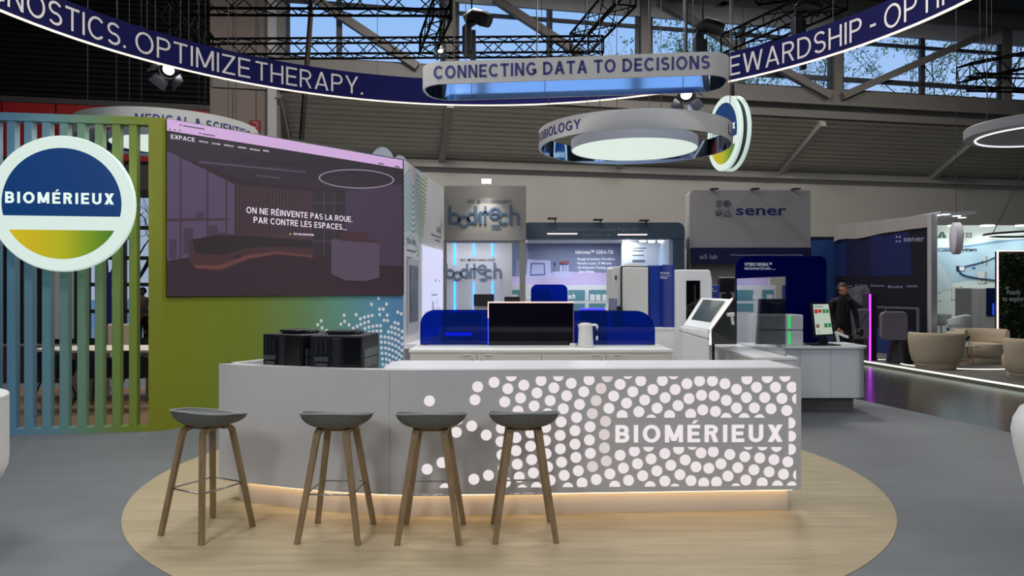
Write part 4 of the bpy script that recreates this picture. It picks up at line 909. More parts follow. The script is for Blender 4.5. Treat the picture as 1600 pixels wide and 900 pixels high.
# ================================================================== CABINET BEHIND THE COUNTER
CABX0, CABX1, CABY0, CABY1, CABZ = -1.055, 1.655, 7.6, 8.45, 1.022
t = thing('sideboard_cabinet', 'low off-white cabinet with doors behind the reception counter', 'cabinet', (0.3, 8.0, 0))
OFFW = mat('off_white_laminate', (226, 225, 216), 0.45, var=0.01)
B().box(CABX0, CABX1, CABY0 + .02, CABY1, 0.0, CABZ - .03).build('body', OFFW, t)
B().box(CABX0 - .012, CABX1 + .012, CABY0, CABY1, CABZ - .03, CABZ).build('top_board', mat('off_white_top', (232, 233, 228), 0.4, var=.01), t, bevel=.004)
xs = [CABX0 + .01, PX(745.3, 7.6), PX(846, 7.6), PX(947, 7.6), CABX1 - .01]; hx = (728, 762, 929.6, 964); lx = (738, 752, 940, 953)
for i in range(4):
    dr = B().box(xs[i] + .003, xs[i + 1] - .003, CABY0, CABY0 + .02, .06, CABZ - .05).build('door', mat('off_white_door', (214, 213, 204), 0.5, var=.01), t, bevel=.003)
    x = PX(hx[i], 7.6); B().box(x - .04, x + .04, CABY0 - .03, CABY0 - .0, CABZ - .055, CABZ - .045).box(x - .04, x + .04, CABY0 - .004, CABY0, CABZ - .095, CABZ - .05).build('handle', OFFW, dr)
    x = PX(lx[i], 7.6); B(Matrix.Translation((x, CABY0 - .001, CABZ - .115)) @ Matrix.Rotation(PI / 2, 4, 'X')).lathe([(.014, 0), (.014, .006), (.009, .008)], n=16).build('lock', BLACK, dr)
BLUEA = acrylic('blue_acrylic', (16, 54, 160), (42, 92, 215), 0.34, 0.04); BLUED = acrylic('deep_blue_acrylic', (5, 13, 92), (12, 30, 150), 0.65, 0.05)
def sheet(name, label, x0, x1, z0, z1, Y, rad, m, th=0.012, cat='panel', group='blue acrylic panels'):
    t = thing(name, label, cat, ((x0 + x1) / 2, Y, z0), group)
    B(panelT((0, Y, 0), (1, 0, 0))).prism(rrect(x0, x1, z0, z1, rad, 8), 0, th).build('sheet', m, t)
    B().box(x0 + .02, x0 + .09, Y - .02, Y + .05, z0, z0 + .012).box(x1 - .09, x1 - .02, Y - .02, Y + .05, z0, z0 + .012).build('foot', BLACKP, t)
    return t
sheet('acrylic_panel', 'blue see-through acrylic panel left of the dark display case', PX(656.5, 8.26), PX(764, 8.26), CABZ, PZ(484, 8.26), 8.26, (0, 0, 0, .17), BLUEA)
sheet('acrylic_panel', 'blue see-through acrylic panel behind the white kettle', PX(894, 8.26), PX(1023.5, 8.26), CABZ, PZ(485.5, 8.26), 8.26, (0, 0, .22, 0), BLUEA)
sheet('acrylic_panel', 'small blue rounded acrylic panel rising above the dark display case', PX(829.5, 8.4), PX(887, 8.4), CABZ, PZ(444.5, 8.4), 8.4, (0, 0, .07, .07), BLUEA)
x0, x1, zt, y0 = PX(762, 8.2), PX(897, 8.2), PZ(471.5, 8.2), 8.2
t = thing('display_case', 'dark tinted display case edged with a light line on the cabinet', 'display', ((x0 + x1) / 2, y0, CABZ))
B().box(x0 + .012, x1 - .012, y0, y0 + .014, CABZ, zt - .015).build('front_glass', acrylic('smoked_display_glass', (18, 16, 30), (26, 24, 40), 0.72, .05), t)
B().box(x0 + .012, x1 - .012, y0 + .014, y0 + .11, CABZ, CABZ + .03).box(x0 + .012, x1 - .012, y0 + .1, y0 + .115, CABZ, zt - .02).build('back_case', mat('black_violet_case', (26, 24, 40), .4, var=.05), t)
B().box(x0 + .02, x1 - .02, y0 + .03, y0 + .09, CABZ + .14, CABZ + .18).box(x0 + .02, x0 + .52, y0 + .03, y0 + .09, CABZ + .185, CABZ + .23).box(x0 + .24, x0 + .26, y0 + .03, y0 + .09, CABZ + .05, CABZ + .14).box(x0 + .28, x1 - .1, y0 + .03, y0 + .09, CABZ + .06, CABZ + .1).build('inner_shelf', mat('lilac_grey_shelf', (96, 92, 116), .5, var=0), t)
B().box(x0, x1, y0 - .004, y0 + .11, zt - .014, zt).build('top_light', glow('peach_edge_light', (255, 214, 204), 1.15), t)
B().box(x0, x0 + .012, y0 - .004, y0 + .11, CABZ + .3, zt - .014).build('side_light', MATS['peach_edge_light'], t)
B().box(x0, x0 + .012, y0 - .004, y0 + .11, CABZ, CABZ + .3).build('blue_side_light', glow('blue_edge_light', (50, 90, 235), 1.0), t)
B().box(x1 - .012, x1, y0 - .004, y0 + .11, CABZ, zt - .014).build('side_edge', mat('violet_edge', (110, 100, 140), .3, var=0), t)
# instrument with blue light behind the left panel
def bench_box(name, label, x0, x1, y0, y1, z0, z1, m, strip, sm, cat='instrument', group=None):
    t = thing(name, label, cat, ((x0 + x1) / 2, (y0 + y1) / 2, z0), group)
    B().box(x0, x1, y0, y1, z0, z1).build('body', m, t, bevel=.02)
    B().box(*strip).build('light_bar', sm, t, bevel=.004); return t
BLUEL = glow('blue_violet_light', (52, 44, 255), 3.2); dkb = mat('dark_blue_plastic', (14, 18, 60), .4, var=.03)
bench_box('lab_instrument', 'dark instrument with a glowing blue bar behind the left acrylic panel', PX(690, 8.36), PX(752, 8.36), 8.32, 8.42, CABZ, PZ(488, 8.36), dkb, (PX(696, 8.32), PX(737, 8.32), 8.308, 8.322, PZ(524.5, 8.32), PZ(519.5, 8.32)), BLUEL)
bench_box('lab_instrument', 'dark instrument glowing blue on top behind the right acrylic panel', PX(905, 8.36), PX(948, 8.36), 8.32, 8.42, CABZ, PZ(484, 8.36), dkb, (PX(906, 8.32), PX(946, 8.32), 8.32, 8.41, PZ(484, 8.36), PZ(481.5, 8.36)), BLUEL)
# kettle and cup
kc = Vector((PX(915, 7.95), 7.95, CABZ))
t = thing('electric_kettle', 'plain white jug kettle standing on the low cabinet', 'kettle', kc)
kw = mat('matt_white_plastic', (232, 231, 226), .4, var=.01)
B().lathe([(.084, 0), (.087, .006), (.087, .02), (.081, .024), (.083, .03), (.073, .235), (.07, .247), (.066, .25)], kc, 40).build('body', kw, t, smooth=40)
B().lathe([(.062, .25), (.06, .258), (.02, .262)], kc, 32).build('lid', kw, t, smooth=40)
B().tube([kc + Vector(p) for p in ((.06, 0, .235), (.09, 0, .24), (.118, 0, .236), (.124, 0, .22), (.124, 0, .12), (.121, 0, .075))], [.012, .014, .015, .015, .014, .011], 10).build('handle', kw, t, smooth=50)
B().add([kc + Vector(p) for p in ((-.07, -.018, .246), (-.07, .018, .246), (-.088, 0, .246), (-.073, -.01, .2), (-.073, .01, .2))], [(0, 2, 1), (0, 3, 2), (2, 4, 1), (3, 4, 2), (0, 1, 4, 3)]).build('spout', kw, t)
cc = Vector((PX(895, 8.05), 8.05, CABZ)); t = thing('cup', 'small white cup lying left of the kettle', 'cup', cc)
B().lathe([(.03, 0), (.034, .004), (.036, .03), (.028, .034), (.024, .01)], cc, 24).build('bowl', kw, t, smooth=40)
B().tube([cc + Vector((.034 + .02 * math.sin(k * PI / 6), -.01, .017 + .013 * math.cos(k * PI / 6))) for k in range(7)], .004, 6).build('handle', kw, t)
# ================================================================== INSTRUMENTS FURTHER BACK
Y = 9.45; pz = PZ(511.5, Y)
t = thing('white_plinth', 'white block plinth carrying the blue-sided analyser', 'plinth', (PX(985, Y), Y + .3, 0))
B().box(PX(930, Y), PX(1055, Y), Y, Y + .75, 0, pz - .03).build('body', WHITE, t); B().box(PX(929, Y), PX(1055.5, Y), Y - .01, Y + .76, pz - .03, pz).build('top_board', CTOP, t, bevel=.004)
t = thing('analyser', 'off-white analyser with large door and blue side on the white plinth', 'instrument', (PX(985, Y), Y + .3, pz))
zt = PZ(416, Y); grey = mat('warm_light_grey_plastic', (206, 205, 200), .45, var=.015)
b = B(panelT((0, Y + .12, 0), (1, 0, 0))); b.prism([(PX(945, Y), pz), (PX(1012, Y), pz), (PX(1012, Y), zt), (PX(962, Y), zt), (PX(957, Y), zt - .03), (PX(957, Y), pz + .3)], 0, .5).build('body', grey, t, bevel=.01)
B().box(PX(971.5, Y), PX(1015.5, Y), Y + .07, Y + .12, pz + .02, zt + .005).build('door_frame', mat('dark_door_seal', (30, 32, 56), .5, var=0), t, bevel=.006)
B().box(PX(973.5, Y), PX(1014, Y), Y + .04, Y + .07, pz + .03, zt - .012).build('door', mat('ivory_door', (216, 216, 208), .4, var=.01), t, bevel=.01)
B().box(PX(1015.5, Y), PX(1048, Y), Y + .1, Y + .5, pz, PZ(414, Y)).build('blue_cover', mat('cobalt_cover', (20, 54, 150), .3, var=.03), t, bevel=.012)
B().bar(Vector((PX(975, Y), Y + .3, zt)), Vector((PX(1008, Y), Y + .3, zt)), .3, .0001).build('lid_base', grey, t)
B(panelT((0, Y + .2, 0), (1, 0, 0))).prism([(PX(976, Y), zt)] + [(PX(992, Y) + .13 * math.cos(PI - k * PI / 10), zt + .045 * math.sin(k * PI / 10)) for k in range(11)], 0, .3).build('lid', grey, t)
bp_ = B().box(PX(1035.5, Y), PX(1053.5, Y), Y + .0, Y + .06, pz, PZ(413.5, Y)).build('side_fin', mat('slate_blue_fin', (58, 66, 140), .4, var=.02), t, bevel=.006)
B().box(PX(1035.5, Y), PX(1038, Y), Y - .006, Y + .0, pz, PZ(413.5, Y)).box(PX(1050.5, Y), PX(1053.5, Y), Y - .006, Y, pz, PZ(413.5, Y)).build('fin_edge', MATS['cobalt_cover'], t)
apl = (Vector((0, Y - .006, 0)), Vector((0, -1, 0))); b = B(); text_px('VITEK MS', 1031.5, 1046, 428.5, 3.4, apl, None, None, .03, b=b); text_px('PRIME', 1031.5, 1043, 435.5, 2.4, apl, None, None, .03, b=b); shape_px(b, rect_px(1031.5, 431, 1048, 431.6), apl, 0, .004); b.build('lettering', mat('white_print', (226, 228, 240), .5, var=0), t, recalc=False)
B().box(PX(963, Y), PX(965.5, Y), Y + .112, Y + .12, PZ(437, Y), PZ(430, Y)).build('mark', MATS['dark_door_seal'], t)
t = thing('touch_monitor', 'small grey touch monitor left of the analyser door', 'monitor', (PX(957, 9.3), 9.3, PZ(486, 9.3)))
B().bar(P(957, 486.5, 9.3), P(958, 466.5, 9.34), .105, .02, up=(0, -1, 0)).build('housing', mat('mid_grey_plastic', (96, 98, 108), .4, var=.02), t, bevel=.004)
B().bar(P(957, 484, 9.286), P(957.7, 469, 9.32), .08, .006, up=(0, -1, 0)).build('screen', mat('blue_grey_screen', (112, 118, 150), .15, var=.02), t)
B().box(PX(960, 9.4), PX(972, 9.4), 9.36, 9.52, pz, PZ(478, 9.4)).build('arm', BLACKP, t, bevel=.01)
Y = 9.35
t = thing('tall_instrument_tower', 'tall white instrument cabinet with a narrow black window', 'instrument', (PX(1083, Y), Y + .3, 0))
B(panelT((0, Y, 0), (1, 0, 0))).prism([(PX(1056, Y), 0), (PX(1113, Y), 0), (PX(1113, Y), PZ(440, Y)), (PX(1110, Y), PZ(423, Y)), (PX(1107, Y), PZ(421.5, Y)), (PX(1056, Y), PZ(421.5, Y))], 0, .7).build('body', WHITE, t, bevel=.012)
w_ = B().box(PX(1072, Y), PX(1093.5, Y), Y - .012, Y, PZ(503, Y), PZ(438.5, Y)).build('window', mat('black_glass', (12, 12, 14), .1, var=.1, scale=9), t)
B().box(PX(1084, Y), PX(1086, Y), Y - .03, Y - .012, PZ(500, Y), PZ(445, Y)).box(PX(1076, Y), PX(1090, Y), Y - .02, Y - .012, PZ(486, Y), PZ(483, Y)).build('rail', mat('dark_rail', (46, 44, 42), .4, var=0), w_)
# slanted touch kiosk
Y = 8.7; KX0, KX1 = PX(1066, Y), PX(1109, Y)
t = thing('touch_kiosk', 'white kiosk with slanted grey screen and glowing edge at the desk end', 'kiosk', (PX(1100, Y), Y + .3, 0))
def kp(px, py, Yk): return P(px, py, Yk)
prof = [(0.0, 0.0), (0.0, PZ(526, Y) - .02), (-.03, PZ(514, Y)), (0.0, PZ(505, Y)), (.62, PZ(464.5, Y + .62)), (.7, PZ(464.5, Y + .62)), (.7, 0)]
# the screen slab: four corners read at its two depths
A1, A2, A3, A4 = P(1067, 508, Y), P(1109, 515, Y - .12), P(1143.5, 466.5, Y + .5), P(1095, 464, Y + .62)
nK = (A2 - A1).cross(A4 - A1).normalized(); nK = nK if nK.y < 0 else -nK
b = B(); bk = [p - nK * .07 for p in (A1, A2, A3, A4)]; b.add([A1, A2, A3, A4, *bk], [(0, 1, 2, 3), (7, 6, 5, 4), (0, 4, 5, 1), (1, 5, 6, 2), (2, 6, 7, 3), (3, 7, 4, 0)]).build('screen_slab', WHITE, t, bevel=.02)
def kq(u, v, off=.004): return A1.lerp(A2, u).lerp(A4.lerp(A3, u), v) + nK * off
B().poly([kq(.16, .2), kq(.86, .2), kq(.86, .9), kq(.14, .9)]).build('screen', mat('slate_touch_screen', (70, 80, 84), .12, var=.06, scale=2), t, recalc=False)
# chin and base
ch = [P(1066, 519, Y - .02), P(1109, 531, Y - .14)]
b = B(); b.add([A1, A2, ch[1], ch[0], A1 + Vector((0, .25, -.02)), A2 + Vector((0, .25, -.02)), ch[1] + Vector((.02, .35, 0)), ch[0] + Vector((.02, .35, 0))], [(0, 1, 2, 3), (7, 6, 5, 4), (0, 4, 5, 1), (1, 5, 6, 2), (2, 6, 7, 3), (3, 7, 4, 0)]).build('chin', WHITE, t, bevel=.03, seg=3)
c0, c1 = ch[0], ch[1]
b = B(); q_ = [Vector((c0.x + .004, c0.y + .004, c0.z - .004)), Vector((c1.x - .004, c1.y + .004, c1.z - .004)), Vector((c1.x + .03, c1.y + .55, c1.z)), Vector((c0.x + .06, c0.y + .55, c0.z))]; b.add(q_ + [Vector((p.x, p.y, 0)) for p in q_], [(0, 1, 2, 3), (7, 6, 5, 4)] + [(i, 4 + i, 4 + (i + 1) % 4, (i + 1) % 4) for i in range(4)]); b.build('pedestal', WHITE, t, bevel=.01)
# black side cheek outlined with light
s1_, s2_, s3_, s4_ = P(1143.5, 467, Y + .5), P(1109.5, 514, Y - .1), P(1110, 538, Y + .1), P(1151, 538, Y + 1.1)
s5_ = P(1150, 467, Y + 1.05)
b = B(); b.add([s1_, s2_, s3_, s4_, s5_, *[p + Vector((-.03, .02, 0)) for p in (s1_, s2_, s3_, s4_, s5_)]], [(0, 1, 2, 3, 4), (9, 8, 7, 6, 5)] + [(i, (i + 1) % 5, 5 + (i + 1) % 5, 5 + i) for i in range(5)]).build('side_cheek', mat('black_cheek', (7, 6, 7), .5, var=.05), t)
B().tube([s1_, s2_.lerp(s1_, .2), s2_, s3_], .014, 8).build('edge_light', glow('pink_white_edge_light', (255, 214, 206), 1.5), t)
g = P(1141, 500, Y + .3)
t = thing('barcode_scanner', 'small white hand scanner hanging on the black kiosk side', 'scanner', g)
B().bar(g + Vector((-.04, 0, .06)), g + Vector((.05, .02, .07)), .05, .045).build('head', kw, t, bevel=.008); B().bar(g + Vector((.02, .01, .05)), g + Vector((.04, .02, -.06)), .03, .035).build('grip', kw, t, bevel=.008)
# desk on the right
DZ = .885
t = thing('service_desk', 'white angled desk with rounded right end beyond the counter', 'desk', (3.9, 9.9, 0))
dpoly = [(3.1, 9.78)] + [(4.55, 9.78)] + arcpts(4.55, 9.98, .2, -90, 0, 6)[1:] + [(4.75, 10.5), (3.1, 10.5)]
B().prism(dpoly, .2, DZ - .035).build('body', WHITE, t, smooth=30)
B().prism([(3.1, 9.74), (4.56, 9.74)] + arcpts(4.56, 9.96, .22, -90, 0, 6)[1:] + [(4.78, 10.55), (3.1, 10.55)], DZ - .03, DZ).build('desk_top', CTOP, t, bevel=.004)
B().box(3.1, 4.6, 9.92, 10.4, 0, .2).build('plinth', mat('grey_plinth', (112, 108, 104), .6, var=.02), t)
for px in (1250, 1298, 1345): B().box(PX(px, 9.78) - .003, PX(px, 9.78) + .003, 9.777, 9.781, .2, DZ - .035).build('door_seam', seam, t)
B().box(2.74, 3.18, 8.28, 10.45, .0, DZ - .035).build('return_body', WHITE, t); B().box(2.72, 3.2, 8.25, 10.45, DZ - .034, DZ - .002).build('return_top', CTOP, t, bevel=.004)
# glass screen along the desk return
t = thing('glass_screen', 'clear glass screen standing along the near arm of the desk', 'glass panel', (3.12, 9.3, DZ))
B().box(3.115, 3.127, 8.4, 10.2, DZ, 1.79).build('pane', clear_glass('clear_reflective_glass', (236, 240, 240), .12, .95, .01, 1.6), t); B().box(3.11, 3.132, 8.4, 10.2, DZ - .001, DZ + .012).build('base_rail', CHROME, t)
# blue panel and things on the desk
x0, x1 = PX(1149, 10.35), PX(1291.5, 10.35)
t = sheet('acrylic_panel', 'tall dark blue rounded panel with white heading on the right desk', x0, x1, DZ, PZ(400, 10.35), 10.35, (0, 0, .1, .16), BLUED, .02)
vpl = (Vector((0, 10.35, 0)), Vector((0, -1, 0))); b = B(); text_px('VITEK® REVEAL™', 1163, 1206, 415.5, 4.8, vpl, None, None, .03, b=b); text_px('Rapid phenotypic AST system', 1163, 1204, 419.6, 2.2, vpl, None, None, .03, b=b); shape_px(b, rect_px(1163, 420.6, 1212, 421.2), vpl, 0, .003); b.build('lettering', MATS['white_print'], t, recalc=False)
green = glow('green_status_light', (20, 190, 80), 1.4); ltg = mat('light_grey_casing', (204, 206, 208), .4, var=.015)
X0, X1 = 3.28, PX(1255.5, 9.86)
for i, lab in enumerate(('lower one of two stacked white modules with green light bars', 'upper one of two stacked white modules with green light bars')):
    z0 = DZ + i * .212
    t = thing('stacked_module', lab, 'instrument', ((X0 + X1) / 2, 10.0, z0), 'stacked white modules on the right desk')
    B().box(X0, X1, 9.86, 10.25, z0, z0 + .205).build('body', ltg, t, bevel=.014); gx = PX(1232, 9.86)
    B().box(gx, gx + .025, 9.85, 9.862, z0 + .02, z0 + .185).build('light_bar', green, t)
t = thing('portrait_monitor', 'black upright screen showing coloured tiles on the right desk', 'monitor', (PX(1288, 9.95), 9.98, DZ))
a, c = P(1292, 529, 9.9), P(1282, 473, 10.05); 
nM = Vector((-.12, -.95, .2)).normalized(); MM = [P(1272.5, 526.5, 9.9), P(1303.5, 525, 10.0), P(1295.5, 472.5, 10.1), P(1267.5, 473, 10.0)]
nm_ = (MM[1] - MM[0]).cross(MM[3] - MM[0]).normalized(); nm_ = nm_ if nm_.y < 0 else -nm_
b = B(); b.add(MM + [p - nm_ * .03 for p in MM], [(0, 1, 2, 3), (7, 6, 5, 4), (0, 4, 5, 1), (1, 5, 6, 2), (2, 6, 7, 3), (3, 7, 4, 0)]).build('housing', BLACKP, t, bevel=.004)
def mq(u, v, o=.002): return MM[0].lerp(MM[1], u).lerp(MM[3].lerp(MM[2], u), v) + nm_ * o
b = B()
def mr(u0, v0, u1, v1, mi, o=.003): b.poly([mq(u0, v0, o), mq(u1, v0, o), mq(u1, v1, o), mq(u0, v1, o)], mi)
mr(.08, .06, .94, .95, 0, .002)
for q in ((.12, .68, .3, .8, 1), (.33, .7, .5, .8, 1), (.56, .68, .72, .8, 2), (.75, .68, .9, .8, 2), (.14, .26, .3, .36, 3), (.56, .26, .74, .38, 2), (.77, .26, .92, .38, 2), (.12, .86, .6, .9, 4), (.2, .12, .3, .16, 4)): mr(*q)
b.build('screen', [glow('mint_screen', (176, 190, 176)), glow('red_tile', (170, 40, 46)), glow('green_tile', (52, 120, 70)), glow('brown_tile', (110, 84, 60)), glow('grey_tile', (120, 140, 150))], t, recalc=False)
B().box(PX(1268, 9.9), PX(1312, 9.9), 9.86, 10.12, DZ, DZ + .015).box(PX(1283, 10), PX(1294, 10), 10.0, 10.06, DZ, DZ + .1).build('stand', BLACKP, t, bevel=.004)
g = P(1318, 530, 10.0)
t = thing('barcode_scanner', 'white scanner resting on a stand right of the upright screen', 'scanner', (g.x, g.y, DZ))
B().bar(P(1331, 529, 10), P(1307, 520, 10.02), .045, .035).build('head', kw, t, bevel=.014); B().bar(P(1306, 518, 10.02), P(1310, 534, 10.03), .03, .04).box(PX(1302, 10), PX(1316, 10), 9.98, 10.08, DZ, DZ + .012).build('stand', kw, t, bevel=.008)
B().box(PX(1326, 10) - .01, PX(1331, 10) + .005, 9.965, 10.03, PZ(530, 10), PZ(524, 10)).build('window', mat('dark_lens', (30, 32, 38), .1), t)
# leaflet holder and monitor between tower and blue panel
t = thing('leaflet_stand', 'small blue upright card on the top of the kiosk row', 'card', P(1114, 470, 9.6))
B().box(PX(1105, 9.6), PX(1124, 9.6), 9.6, 9.63, PZ(475, 9.6), PZ(445.5, 9.6)).build('card', mat('mid_blue_card', (40, 66, 150), .5, var=.02), t, bevel=.01)
b = B(); lp_ = (Vector((0, 9.6, 0)), Vector((0, -1, 0))); shape_px(b, rect_px(1106.5, 450.5, 1115, 452), lp_); shape_px(b, rect_px(1106.5, 454, 1120, 455.5), lp_); b.build('print', MATS['white_print'], t, recalc=False)
B().box(PX(1112, 9.6), PX(1117, 9.6), 9.61, 9.63, 0, PZ(475, 9.6)).box(PX(1106, 9.6), PX(1122, 9.6), 9.55, 9.69, 0, .01).build('stand', BLACK, t)
t = thing('wall_monitor', 'black monitor seen from behind between tower and blue panel', 'monitor', P(1136, 446, 11.5))
B().box(PX(1122, 11.5), PX(1152, 11.5), 11.5, 11.56, PZ(457, 11.5), PZ(433, 11.5)).build('screen', BLACKP, t, bevel=.03); B().box(PX(1134, 11.5), PX(1141, 11.5), 11.5, 11.54, 0, PZ(457, 11.5)).box(PX(1120, 11.5), PX(1152, 11.5), 11.4, 11.7, 0, .02).build('stand', BLACKP, t); B().box(PX(1126, 11.4), PX(1142, 11.4), 11.36, 11.42, PZ(467, 11.4), PZ(459, 11.4)).build('speaker_bar', BLACKP, t)
for i, (a, b_, c, d, lab) in enumerate(((740, 459.5, 772, 478, 'black monitor on a pale stand before the neon lines'), (788, 463.5, 812, 473, 'smaller black monitor just left of the small blue panel'))):
    Yq = 12.6; t = thing('desk_monitor', lab, 'monitor', P((a + c) / 2, d, Yq), 'monitors on the rear tables')
    B().box(PX(a, Yq), PX(c, Yq), Yq, Yq + .05, PZ(d, Yq), PZ(b_, Yq)).build('screen', BLACKP, t, bevel=.01)
    B().box(PX(a, Yq), PX(c, Yq), Yq + .05, Yq + .3, .76, PZ(d, Yq)).build('stand', mat('pale_stand_plastic', (176, 174, 170), .5, var=.02), t)
t = thing('rear_table', 'white table carrying the monitors behind the dark display case', 'table', (PX(780, 12.7), 12.8, 0))
B().box(PX(700, 12.7), PX(830, 12.7), 12.45, 13.1, .72, .76).build('tabletop', WHITE, t)
for x in (705, 825):
    for y in (12.5, 13.05): B().box(PX(x, 12.7) - .02, PX(x, 12.7) + .02, y - .02, y + .02, 0, .72).build('leg', CHROME, t)
# ================================================================== FAR STANDS: GREY TOWER AND NEON WALL
Y = 15.0
taupe = mat('taupe_fascia', (140, 136, 130), .6, var=.02)
t = thing('stand_tower', 'grey header tower with slate lettering lit from above, behind the screen wall', 'exhibition stand', (PX(760, Y), Y + .5, 0))
B().box(PX(694, Y), PX(822, Y), Y, Y + .9, PZ(375.5, Y), PZ(290.5, Y)).build('header', taupe, t)
B().box(PX(812, Y), PX(821, Y), Y + .02, Y + .14, 0, PZ(375.5, Y)).build('post', taupe, t)
B().box(PX(692, Y), PX(697, Y), Y + .02, Y + .14, 0, PZ(375.5, Y)).build('post', taupe, t)
slate = mat('slate_blue_letters', (60, 84, 108), .4, var=.02)
def wordmark(t, pl, ox, oy, k, m, nm):
    """the wordmark: bars, rings and a raised e, drawn at scale k with its left end at (ox, oy)"""
    b = B(); o, n = pl
    def q(x, y, w=0.0): return onplane(ox + x * k, oy + y * k, o, n, w)
    def ring(cx, cy, r, a0=0, a1=360, th=4.2):
        N_ = 28; 
        for i in range(N_):
            p = [a0 + (a1 - a0) * (i + j) / N_ for j in (0, 1)]
            pts = [q(cx + rr * math.cos(math.radians(p[j])), cy + rr * math.sin(math.radians(p[j])), .03) for rr, j in ((r, 0), (r, 1), (r - th, 1), (r - th, 0))]
            b.add(pts + [v - Vector(n).normalized() * .028 for v in pts], [(0, 1, 2, 3), (0, 4, 5, 1), (2, 6, 7, 3)])
    def bar(x0, y0, x1, y1):
        pts = [q(x0, y1, .031), q(x1, y1, .031), q(x1, y0, .031), q(x0, y0, .031)]
        b.add(pts + [v - Vector(n).normalized() * .029 for v in pts], [(0, 1, 2, 3), (0, 4, 5, 1), (1, 5, 6, 2), (2, 6, 7, 3), (3, 7, 4, 0)])
    bar(0, -32, 4.8, 0); ring(10, -10, 10.5); ring(27, -5, 10.5); ring(43, -11, 10.5); bar(46, -32, 50.5, 0); bar(54, -22, 58.5, 0)
    bar(62.5, -32, 67, 0); bar(58, -22, 71, -18.5); ring(82, -19, 11, 42, 360, 4.0); bar(73, -20.6, 92, -17.4); ring(97, -9.5, 10.5, 48, 312); bar(107, -34, 112, 0); ring(116, -12, 9.5, 180, 360); bar(120.8, -12, 125.5, 0)
    b.build('letters' + nm, m, t, recalc=False)
    b = B(); e = [q(84 + 9.5 * math.cos(a * PI / 8), 4 + 2.6 * math.sin(a * PI / 8), .03) for a in range(16)]; b.poly(e).build('oval_mark', m, t)
    A = q(32, -38); b = B(); text_px('BIO   TECHNOLOGY', ox + 34 * k, ox + 112 * k, oy - 37 * k, 5.2 * k, pl, None, None, .02, b=b, off=.02)
    e = [q(53 + 3.3 * math.cos(a * PI / 6), -39.5 + 3.3 * math.sin(a * PI / 6), .02) for a in range(12)]; b.poly(e); b.build('small_lettering', mat('dark_grey_print', (70, 72, 78), .5, var=0), t, recalc=False)
tpl = (Vector((0, Y, 0)), Vector((0, -1, 0)))
wordmark(t, tpl, 701, 350, .885, slate, '')
lf = B().box(PX(754, Y), PX(768, Y), Y - .45, Y - .25, PZ(291, Y) + .02, PZ(287, Y) + .03).build('lamp', glow('cool_floodlight', (255, 255, 250), 9), t)
B().bar(Vector((PX(761, Y), Y - .4, PZ(289, Y) + .04)), Vector((PX(761, Y), Y + .1, PZ(290, Y) + .03)), .03, .03).build('lamp_arm', WHITE, t)
l = bpy.data.lights.new('tower_flood', 'SPOT'); l.energy = 55; l.spot_size = math.radians(75); l.spot_blend = .8; l.color = (1, .98, .93); l.shadow_soft_size = .08
o = bpy.data.objects.new('tower_flood', l); COL.objects.link(o); o.location = (PX(761, Y), Y - .42, PZ(292, Y)); o.rotation_euler = (math.radians(28), 0, 0); o.parent = t; o.location -= t.location
# neon wall under the tower
Y = 16.4; npl_ = (Vector((0, Y, 0)), Vector((0, -1, 0)))
t = thing('neon_wall', 'white wall with blue neon lines and slate lettering under the grey tower', 'exhibition stand', (PX(745, Y), Y, 0))
B().box(PX(690, Y), PX(800, Y), Y, Y + .1, 0, PZ(368, Y)).build('panel', mat('white_display_panel', (214, 216, 226), .5, var=.01), t)
neon = glow('blue_neon', (60, 160, 255), 2.6)
l = bpy.data.lights.new('wall_fill_light', 'AREA'); l.shape = 'RECTANGLE'; l.size = 1.4; l.size_y = .15; l.energy = 6; l.color = (.95, .97, 1)  # added fill without a visible fixture, lifts the white panel
o = bpy.data.objects.new('wall_fill_light', l); COL.objects.link(o); o.parent = t; o.location = Vector((PX(745, Y), Y - .6, 2.56)) - t.location; o.rotation_euler = (math.radians(25), 0, 0)
for px in (710.5, 740.5, 770):
    b = B(); b.box(PX(px - 1.1, Y), PX(px + 1.1, Y), Y - .03, Y, PZ(415 if px < 720 else 401, Y), PZ(376, Y)).box(PX(px - 1.1, Y), PX(px + 1.1, Y), Y - .03, Y, PZ(500, Y), PZ(440, Y)); b.build('neon_tube', neon, t)
wordmark(t, npl_, 696, 434, .70, mat('grey_blue_letters', (104, 126, 156), .4, var=.02), '')
# slate-framed stand with poster and shelves
Y = 16.0; slatef = mat('slate_frame_paint', (62, 80, 98), .5, var=.02)
t = thing('framed_stand', 'slate framed stand with product poster, lit shelves and spotlights', 'exhibition stand', (PX(945, Y), Y + 1.2, 0))
fx0, fx1, fz = PX(818.5, Y), PX(1070, Y), PZ(347.5, Y)
B(panelT((0, Y, 0), (1, 0, 0))).prism(rrect(fx0, fx1, PZ(373, Y), fz, (0, 0, .16, .1), 6), 0, .5).build('header', slatef, t, smooth=30)
B().box(PX(1052, Y), PX(1070, Y), Y + .02, Y + .5, 0, PZ(373, Y)).build('side_post', slatef, t)
B().box(PX(1046, Y), PX(1053, Y), Y + .05, Y + 2.3, 0, PZ(373, Y)).build('side_wall', mat('pale_blue_side', (160, 182, 206), .5, var=.01), t)
hp = (Vector((0, Y, 0)), Vector((0, -1, 0))); b = B(); text_px('Where Innovation in Diagnostics Begins with', 869, 997, 360.5, 5.2, hp, None, None, .01, b=b); text_px('Respect for Life', 911, 955, 369.5, 5.2, hp, None, None, .01, b=b); b.build('header_lettering', mat('grey_header_letters', (112, 124, 136), .5, var=0), t, recalc=False)
